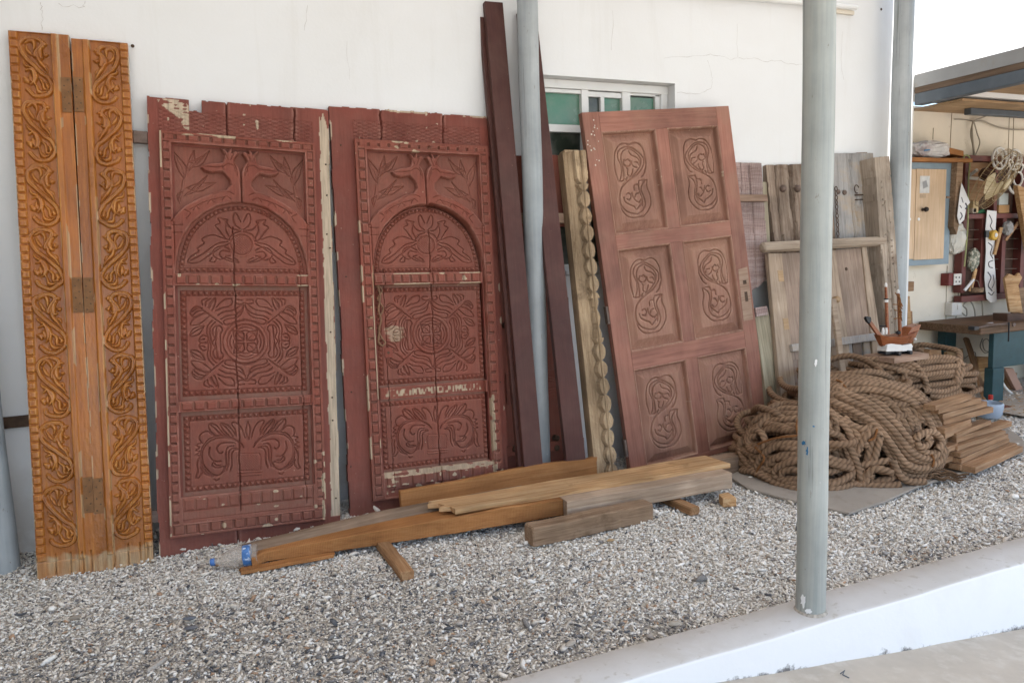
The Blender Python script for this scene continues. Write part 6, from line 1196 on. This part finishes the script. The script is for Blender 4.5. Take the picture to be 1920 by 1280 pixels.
# barred red framed window with its ledge
bw = thing('barred_window', 'maroon framed workshop window with iron bars and a dark interior', 'window', T(0, 0, 0))
wbox('dark_pane', 1808, 300, 1960, 552, .385, .012, M['darkbrown'], bw, 0)
for nm, p in (('rail', (1806,293,1960,303)), ('rail', (1812,400,1960,409)), ('rail', (1803,549,1960,560)), ('mullion', (1806,303.5,1814,548.5)), ('mullion', (1839,409.5,1847,548.5)), ('mullion', (1878,409.5,1885,548.5)), ('mullion', (1865,303.5,1871,399.5)), ('mullion', (1915,303.5,1922,399.5)), ('mullion', (1914,409.5,1921,548.5))): wbox(nm, *p, .31 if nm == 'rail' else .316, .068, M['redframe'], bw)
for y in (431, 449, 468, 487, 505, 526): wtube('bar', [(1815, y), (1870, y - 1), (1935, y - 2)], .345, .0042, M['iron'], bw, n=2)
wpoly('brown_panel', [(1818,305),(1864,305),(1858,345),(1822,398),(1815,398)], .372, .012, M['stackwood'], bw, 0)
for k, (x0, y0, x1, y1, c, lb) in enumerate([(1825,377,1835,399,(.56,.42,.22),'small yellow box on the window ledge under the fan'), (1824,390,1831,399.5,(.58,.48,.38),'tiny pale box beside the yellow box on the ledge'), (1874,362,1891,384,(.50,.53,.50),'white tub standing on an orange box on the ledge'), (1873,384.3,1893,399.5,(.45,.25,.10),'orange cardboard box on the ledge under the white tub')]):
    wbox('small_box' if k != 2 else 'white_tub', x0, y0, x1, y1, .322, .045, plain('ledge_%d' % k, c, .6), None, .004, lb, 'box' if k != 2 else 'tub')
wpoly('green_rag', [(1833,396),(1845,392),(1850,399.5),(1832,399.7)], .325, .04, plain('green_cloth', (.03,.13,.06), .8), None, .003, 'small green rag lying on the window ledge', 'rag')
# fan
M['fancream'] = plain('fan_cream', (0.52, 0.42, 0.24), .45, var=.15); M['fanwire'] = plain('fan_wire', (0.36, 0.26, 0.13), .45, .5, .3); M['fanwhite'] = plain('fan_white', (0.68, 0.66, 0.62), .5)
q = wq(1868, 336, .12); fc = np.array([q[0], .12, q[1]]); fan = thing('wall_fan', 'old wall fan with cream blades in a tilted wire cage', 'fan', T(0, 0, 0))
fax = _nrm(CR @ np.array([.60, .58, -.56])); fa = _nrm(np.cross(fax, [0.2, 0, 1])); fb = np.cross(fax, fa); fR = .235
cir = lambda r, o, n=40: [fc + fax * o + r * (fa * math.cos(a) + fb * math.sin(a)) for a in np.linspace(0, 2*math.pi, n)]
mb = MB()
for r_, o_ in ((fR, .0), (fR * .985, .05), (fR * .985, -.05), (fR * .62, .075), (fR * .34, .085)): mb.tube(cir(r_, o_), .0035 if o_ == 0 else .0022, 6, False)
for k in range(44):
    a = 2*math.pi*k/44; d = fa*math.cos(a) + fb*math.sin(a); mb.tube([fc + d*fR*.2 + fax*.085, fc + d*fR*.62 + fax*.075, fc + d*fR*.985 + fax*.04, fc + d*fR, fc + d*fR*.98 - fax*.05, fc + d*fR*.5 - fax*.075], .0011, 4, False)
mb.build('wire_cage', M['fanwire'], fan, smooth=True)
for k in range(3):
    a0 = 2*math.pi*k/3 + .5; vs = []; n = 9
    for i in range(n):
        for j in range(7):
            r_ = fR * (.16 + .74 * i/(n-1)); sp_ = .55 + .45 * math.sin(math.pi * (i/(n-1)) ** .7) ; a = a0 + (j/6 - .5) * 1.75 * sp_ * (.6 + .4*(1 - i/(n-1))); vs.append(fc + r_*(fa*math.cos(a)+fb*math.sin(a)) + fax * (.035 * (j/6 - .5) + .012))
    MB().add(vs, [(i*7+j, i*7+j+1, (i+1)*7+j+1, (i+1)*7+j) for i in range(n-1) for j in range(6)]).build('blade', M['fancream'], fan, smooth=True)
MB().lathe(fc + fax * .086, [(.045, -.004), (.046, .0), (.042, .006), (.02, .009)], 20, fax).build('badge', M['fancream'], fan, smooth=True); MB().lathe(fc - fax * .02, [(.04, 0), (.048, -.04), (.048, -.09), (.03, -.11)], 18, fax).build('motor', M['darkbrown'], fan, smooth=True)
MB().tube([fc - fax * .16, fc - fax*.16 + [.02, .1, -.05], [fc[0] + .14, YW - .09, fc[2] + .02]], .014, 8).build('bracket', M['fanwhite'], fan, smooth=True)
# plastic cable reels behind the fan
for k, (x, y, r_, lb) in enumerate(((1874,297,.085,'white spoked reel hanging high behind the fan'), (1900,300,.08,'pale spoked reel at the upper right of the fan'), (1903,336,.125,'large white spoked ring behind the right edge of the fan'))):
    q = wq(x, y, .29); c = np.array([q[0], .29 - .012 * k, q[1]]); rt = thing('spoked_reel', lb, 'reel', Matrix.Translation(c), 'spoked reels hanging behind the fan'); ring = lambda r: [(r*math.cos(a), .0, r*math.sin(a)) for a in np.linspace(0, 2*math.pi, 30)]
    MB().tube(ring(r_), .010, 8, False).build('rim', M['fanwhite'], rt, smooth=True); MB().tube(ring(r_ * .45), .008, 8, False).build('hub', M['fanwhite'], rt, smooth=True)
    for j in range(6): a = j*math.pi/3; MB().tube([(r_*.45*math.cos(a), 0, r_*.45*math.sin(a)), (r_*math.cos(a), 0, r_*math.sin(a))], .007, 6).build('spoke', M['fanwhite'], rt, smooth=True)
# hanging papers
M['paper'] = plain('white_paper', (0.72, 0.71, 0.70), .8, var=.08)
def pap(name, label, px, yf, marks, parent=None):
    t = wpoly(name, px, yf, .003, M['paper'], None, 0, label, 'paper')
    for m_, r_ in marks: wtube('drawing_line', m_, yf - .001, r_, M['printed'], t, n=5)
    return t
pap('pattern_strip', 'long white paper strip with scroll drawings hanging over the window', [(1851,394),(1869,396),(1866,440),(1864,480),(1867,520),(1869,565),(1858,567),(1850,560),(1846,520),(1849,470),(1848,430)], .29, [([(1855,403),(1860,415),(1857,424),(1862,432)], .0035), ([(1853,455),(1860,462),(1857,475),(1862,485)], .004), ([(1862,488),(1854,492),(1855,500),(1861,502)], .004), ([(1852,510),(1858,520),(1853,535),(1860,545)], .0045), ([(1862,515),(1864,530),(1860,540)], .003), ([(1853,548),(1859,553),(1864,547)], .0035)])
pap('pattern_sheet', 'white paper patterns pinned beside the crate above the clear bag', [(1803,343),(1819,380),(1812,388),(1808,412),(1799,421),(1795,405),(1799,370)], .20, [([(1803,370),(1806,380)], .003), ([(1801,398),(1804,405),(1800,412)], .004), ([(1810,381),(1813,387),(1810,392)], .006), ([(1800,385),(1803,390)], .003)])
tm = thing('tape_measure', 'yellow tape measure hanging on the paper strip', 'tape measure', T(0, 0, 0)); q = wq(1863, 441, .265)
MB().lathe((q[0], .285, q[1]), [(.040, 0), (.042, .006), (.042, .03), (.036, .036)], 18, (0,-1,0)).build('case', plain('tape_yellow', (.62,.36,.03), .4), tm, smooth=True); MB().lathe((q[0]+.006, .248, q[1]), [(.018, 0), (.016, .004)], 14, (0,-1,0)).build('badge', M['paper'], tm); wbox('clip', 1849, 432, 1855, 445, .262, .02, M['blackp'], tm)
# sockets and cables
M['sockred'] = plain('dark_red_box', (0.15, 0.02, 0.018), .5); M['sockw'] = plain('socket_white', (0.66, 0.63, 0.58), .45, var=.12, scale=20); M['cable'] = plain('grey_cable', (0.34, 0.30, 0.235), .6); M['cableg'] = plain('green_cable', (0.32, 0.33, 0.14), .6)
so1 = thing('wall_socket', 'white socket plate on a dark red box', 'socket', T(0, 0, 0), 'wall sockets in the workshop'); wbox('back_box', 1779, 512, 1804, 535, .325, .073, M['sockred'], so1, .004); wbox('face_plate', 1789, 513, 1804, 534, .316, .0088, M['sockw'], so1, .002)
for x, y in ((1793,520),(1799,520),(1793,528),(1799,528)): wbox('pin_slot', x - 1, y - 1.5, x + 1, y + 1.5, .3145, .0016, M['blackp'], so1, 0)
so2 = thing('wall_socket', 'white surface box with a plugged in cable, below the red boxed socket', 'socket', T(0, 0, 0), 'wall sockets in the workshop'); wbox('back_box', 1785, 567, 1804, 591, .335, .063, M['sockw'], so2, .004); wbox('switch', 1796, 571, 1802, 580, .329, .0058, M['sockw'], so2, .001)
cb = thing('cable', 'grey looped cables tied high on the cream wall above the fan', 'cable', T(0, 0, 0)); wtube('strand', [(1872,200),(1850,217),(1826,228),(1823,250),(1826,280),(1828,292)], .36, .006, M['cable'], cb); wtube('strand', [(1826,228),(1832,250),(1837,268),(1830,288),(1822,296)], .365, .005, M['cable'], cb); wtube('strand', [(1826,228),(1842,227),(1870,238),(1900,243),(1940,243)], .37, .006, M['cable'], cb); wtube('strand', [(1826,228),(1810,225),(1790,224)], .385, .004, M['cable'], cb); wtube('strand', [(1824,228),(1820,250),(1824,275),(1825,293)], .37, .005, M['cable'], cb)
wtube('cable', [(1807,300),(1808,292),(1818,297),(1816,340),(1815,395),(1814,430),(1811,470),(1808,500)], .295, .006, M['cableg'], None, 'green yellow cable running down the left edge of the barred window', 'cable')
wtube('cable', [(1795,536),(1797,552),(1796,566)], .37, .006, M['cable'], None, 'short cable joining the two wall sockets', 'cable'); wtube('cable', [(1793,592),(1787,625),(1781,656)], .385, .004, M['cable'], None, 'thin cable hanging from the white surface box to the floor', 'cable')
wtube('cable', [(1802,585),(1812,592),(1812,580),(1806,572),(1818,564),(1827,580),(1830,610),(1842,612),(1842,575),(1840,562)], .35, .006, M['cable'], None, 'looping cable between the white surface box and the bench', 'cable')
wbox('corner_bracket', 1702, 528, 1714, 546, .30, .098, M['stackwood'], None, .003, 'small wooden corner block on the cream wall left of the sockets', 'block')
# loose timber at the foot of the cream wall
def wst(label, px, y, dep, mat, cat='offcut', grp='offcuts leaning on the cream wall'): return wpoly('offcut', px, y, dep, mat, None, .003, label, cat, grp)
wst('thin tan offcut leaning beside the blue grey pole', [(1701,555),(1706,555),(1714,690),(1706,690)], .33, .03, M['plankpale']); wst('wider brown offcut behind the ship model stern', [(1700,585),(1711,583),(1716,720),(1700,720)], .365, .025, M['stackwood'])
wst('dark leaning offcut right of the ship model', [(1721,645),(1731,643),(1752,700),(1738,702)], .25, .04, M['block']); wst('squared offcut end in the middle above the rope stack', [(1743,655),(1765,656),(1768,720),(1745,720)], .20, .06, M['stackwood']); wst('pale flat offcut right above the rope stack', [(1776,660),(1806,653),(1810,720),(1780,720)], .22, .03, M['plankpale'])
wst('white sheet piece low behind the rope stack', [(1806,668),(1842,668),(1842,738),(1806,738)], .37, .012, M['cream']); wst('pale upright offcut under the bench end', [(1834,669),(1861,669),(1859,722),(1852,736),(1838,736)], .20, .035, M['plankpale']); wst('dark upright strip left of the pale offcut under the bench', [(1828,668),(1834,669),(1836,730),(1830,728)], .21, .04, M['block'])
a, b = aty(1811, 634, .26), base_of((1811,634), (1846,742), -.10); o = board('leaning_stick', M['stackwood'], b, a, (.024,0,0), (0,.02,.004), seed=4); tag(o, 'long brown square stick leaning on the cream wall by the bench', 'stick')
wpoly('template_board', [(1884,522),(1893,513),(1905,518),(1911,511),(1917,520),(1910,535),(1918,587),(1894,585)], .16, .02, M['plankpale'], None, .003, 'pale cut out profile board standing on the workbench', 'template'); wpoly('leaning_board', [(1908,347),(1922,352),(1945,470),(1930,480)], .22, .04, M['plankpale'], None, .003, 'tan board leaning at the right edge over the window', 'board')
# workbench
M['teal'] = plain('teal_paint', (0.018, 0.062, 0.072), .5, var=.3, scale=12); M['bench'] = wood('worn_bench_top', (0.07, 0.038, 0.022), (0.155, 0.09, 0.052), (0.26, 0.17, 0.11), 'X', rough=.6)
wbn = thing('workbench', 'heavy workbench with a worn wooden top and teal steel legs', 'workbench', T(0, 0, 0)); yB = -.14
x0, zt0 = wq(1834, 612, yB); x1 = x0 + 1.5; zt1 = wq(1834, 628, yB)[1]; zl = wq(1870, 690, yB)[1]; xl0, xl1 = wq(1862, 700, yB)[0], wq(1883, 700, yB)[0]
MB().box(x0, x1, yB - .02, yB + .5, zt1, zt0).build('top', M['bench'], wbn, bevel=.008); MB().box(xl0, x1 - .05, yB + .005, yB + .045, zl, zt1 - .001).build('apron', M['teal'], wbn, bevel=.004)
for xx in (xl0, x1 - .14):
    for yy in (yB, yB + .40): MB().box(xx + .001, xx + (xl1 - xl0), yy, yy + .07, -.03, zl - .001 if yy == yB else zt1 - .001).build('leg', M['teal'], wbn, bevel=.004)
vc = thing('bench_vice', 'dark metal vice with a handle on the bench', 'vice', T(0, 0, 0)); wbox('jaw', 1827, 612, 1836, 619, yB - .05, .05, M['blackp'], vc, .003); wtube('screw', [(1834,614),(1860,609),(1892,607)], yB - .03, .008, M['iron'], vc); wtube('handle', [(1892,604),(1891,640)], yB - .045, .006, M['blackp'], vc, n=2); q = wq(1893, 608, yB - .04); MB().lathe((q[0], yB - .06, q[1]), [(.008, 0), (.016, .004), (.016, .016), (.006, .02)], 10, (0,-1,0)).build('knob', M['iron'], vc, smooth=True)
wpoly('grinder_block', [(1889,588),(1920,588),(1930,611),(1890,611)], -.05, .12, M['darkbrown'], None, .006, 'dark wooden block on the bench under the profile board', 'block'); wpoly('pink_board', [(1884,690),(1900,690),(1921,735),(1908,737)], .06, .03, plain('pinkish_wood', (.42,.24,.17), .6), None, .003, 'pinkish board leaning under the workbench', 'board')
wtube('hose', [(1878,715),(1888,730),(1905,742),(1930,750)], -.02, .011, M['sockw'], None, 'pale hose curling under the workbench', 'hose')
bx = thing('red_box', 'dark red box on the floor in front of the bench leg', 'box', T(0, 0, 0)); wbox('body', 1868, 768, 1897, 785, -.30, .16, M['sockred'], bx, .004); wbox('lid', 1867, 763.5, 1898, 767.5, -.31, .18, M['redframe'], bx, .003)
q = aty(1853, 785, -.42); MB().lathe((q[0], -.42, 0.012), [(.075, 0), (.085, .02), (.092, .09), (.085, .10), (.07, .03)], 20).build('clear_bowl', plain('bluish_plastic', (.36,.42,.50), .35), None, smooth=True); tag(bpy.data.objects['clear_bowl'], 'bluish plastic bowl behind the stacked boards', 'bowl')
q = aty(1857, 757, -.36); bt = thing('small_bottle', 'small bottle with a red cap behind the stacked boards', 'bottle', Matrix.Translation((q[0], -.36, 0.012))); hz = max(.1, q[2]); MB().lathe((0,0,0), [(.03, 0), (.032, .01), (.032, hz - .03), (.012, hz - .01), (.012, hz)], 14).build('body', M['sockw'], bt, smooth=True); MB().lathe((0,0,hz), [(.016, 0), (.016, .03), (.012, .034)], 14).build('cap', plain('red_cap', (.45,.03,.02), .4), bt, smooth=True)
sheet('workshop_floor', 5.3, 10, -1.0, .40, .012, M['floor'])

# bench and ledge clutter
M['rag'] = plain('grey_rag', (0.34, 0.33, 0.32), .8, .1, var=.4, scale=30); M['camo'] = plain('mottled_bag', (0.16, 0.17, 0.12), .6, var=.5, scale=25, dirt=((.45, .42, .33), 28, .5, .56))
bag('mottled_bag', 'mottled dark plastic bag hanging inside the barred window', 1817, 468, 1833, 506, .30, .05, M['camo'], 21); bag('grey_rag', 'grey rag tied to the window mullion', 1883, 416, 1896, 440, .27, .06, M['rag'], 31)
wpoly('thin_batten', [(1876,426),(1881,427),(1868,478),(1864,477)], .27, .012, M['plankpale'], None, .001, 'thin orange batten slanting behind the tape measure', 'batten'); wpoly('thin_batten', [(1909,415),(1913,418),(1888,452),(1885,449)], .275, .012, M['stackwood'], None, .001, 'short brown batten slanting between the window mullions', 'batten')
wpoly('small_stick', [(1829,503),(1833,505),(1823,547),(1818,546)], .28, .012, M['plankpale'], None, .001, 'pale stick standing on the lower window rail', 'stick'); wpoly('small_stick', [(1826,522),(1828,525),(1811,546),(1808,543)], .275, .010, M['paper'], None, .001, 'white slanting stick at the lower left of the window', 'stick')
q = wq(1829, 545, .28); MB().lathe((q[0], .28, q[1] - .02), [(.02, 0), (.055, .01), (.06, .04), (.055, .045), (.02, .02)], 16).build('basket', M['block'], None, smooth=True); tag(bpy.data.objects['basket'], 'small round basket on the lower window rail', 'basket')
wtube('basket_handle', [(1821,541),(1824,528),(1833,527),(1837,541)], .28, .004, M['iron'], bpy.data.objects['basket'])
for k, (p, lb) in enumerate((([(1842,634),(1838,650),(1848,662),(1858,652),(1852,636),(1843,640),(1846,656),(1858,660)], 'tangled wire loops hanging below the bench edge'), ([(1808,672),(1828,660),(1826,684),(1811,696),(1826,700),(1827,672)], 'thin dark wire lying against the white sheet'))): wtube('wire', p, .12 if k == 0 else .34, .004 if k == 0 else .003, M['cable'] if k == 0 else M['iron'], None, lb, 'wire')
wpoly('upright_board', [(1897,545),(1903,544),(1906,588),(1899,588)], .22, .02, M['stackwood'], None, .001, 'narrow brown board standing behind the profile board', 'board'); wpoly('upright_board', [(1911,540),(1925,538),(1926,588),(1914,588)], .24, .02, M['block'], None, .001, 'dark board standing right of the profile board', 'board')
wpoly('chisel', [(1876,609),(1888,603),(1889,605),(1877,611)], -.16, .012, M['iron'], None, .001, 'small iron chisel lying on the bench edge', 'tool'); wpoly('paper_scrap', [(1846,607),(1862,604),(1866,608),(1850,611)], -.05, .003, M['paper'], None, 0, 'white scrap of paper on the worn bench top', 'paper')
for k, (x0, y0, x1, y1, y, m_, lb) in enumerate(((1893,700,1906,752,.10,'stackwood','brown board leaning under the bench behind the pinkish one'), (1909,742,1930,764,-.05,'darkbrown','dark box under the right of the bench'), (1840,700,1852,742,.30,'block','dark narrow board in the shade under the bench'))): wbox('scrap', x0, y0, x1, y1, y, .05, M[m_], None, .003, lb, 'scrap')
r = np.random.default_rng(6); x = r.uniform(4.9, 6.6, 900); y = r.uniform(-.5, .36, 900); L = r.uniform(.006, .022, 900); a = r.uniform(0, 6.28, 900); V = []; 
for i in range(900):
    c, s_ = math.cos(a[i]) * L[i], math.sin(a[i]) * L[i]; zz = .016 + r.uniform(0, .006); V += [(x[i]-c, y[i]-s_, zz), (x[i]+s_*.3, y[i]-c*.3, zz+.004), (x[i]+c, y[i]+s_, zz+.002), (x[i]-s_*.3, y[i]+c*.3, zz)]
o = mesh_np('wood_shavings', V, np.arange(3600).reshape(900, 4), M['plankpale'], smooth=False); tag(o, 'wood shavings littering the workshop floor', 'shavings', kind='stuff')
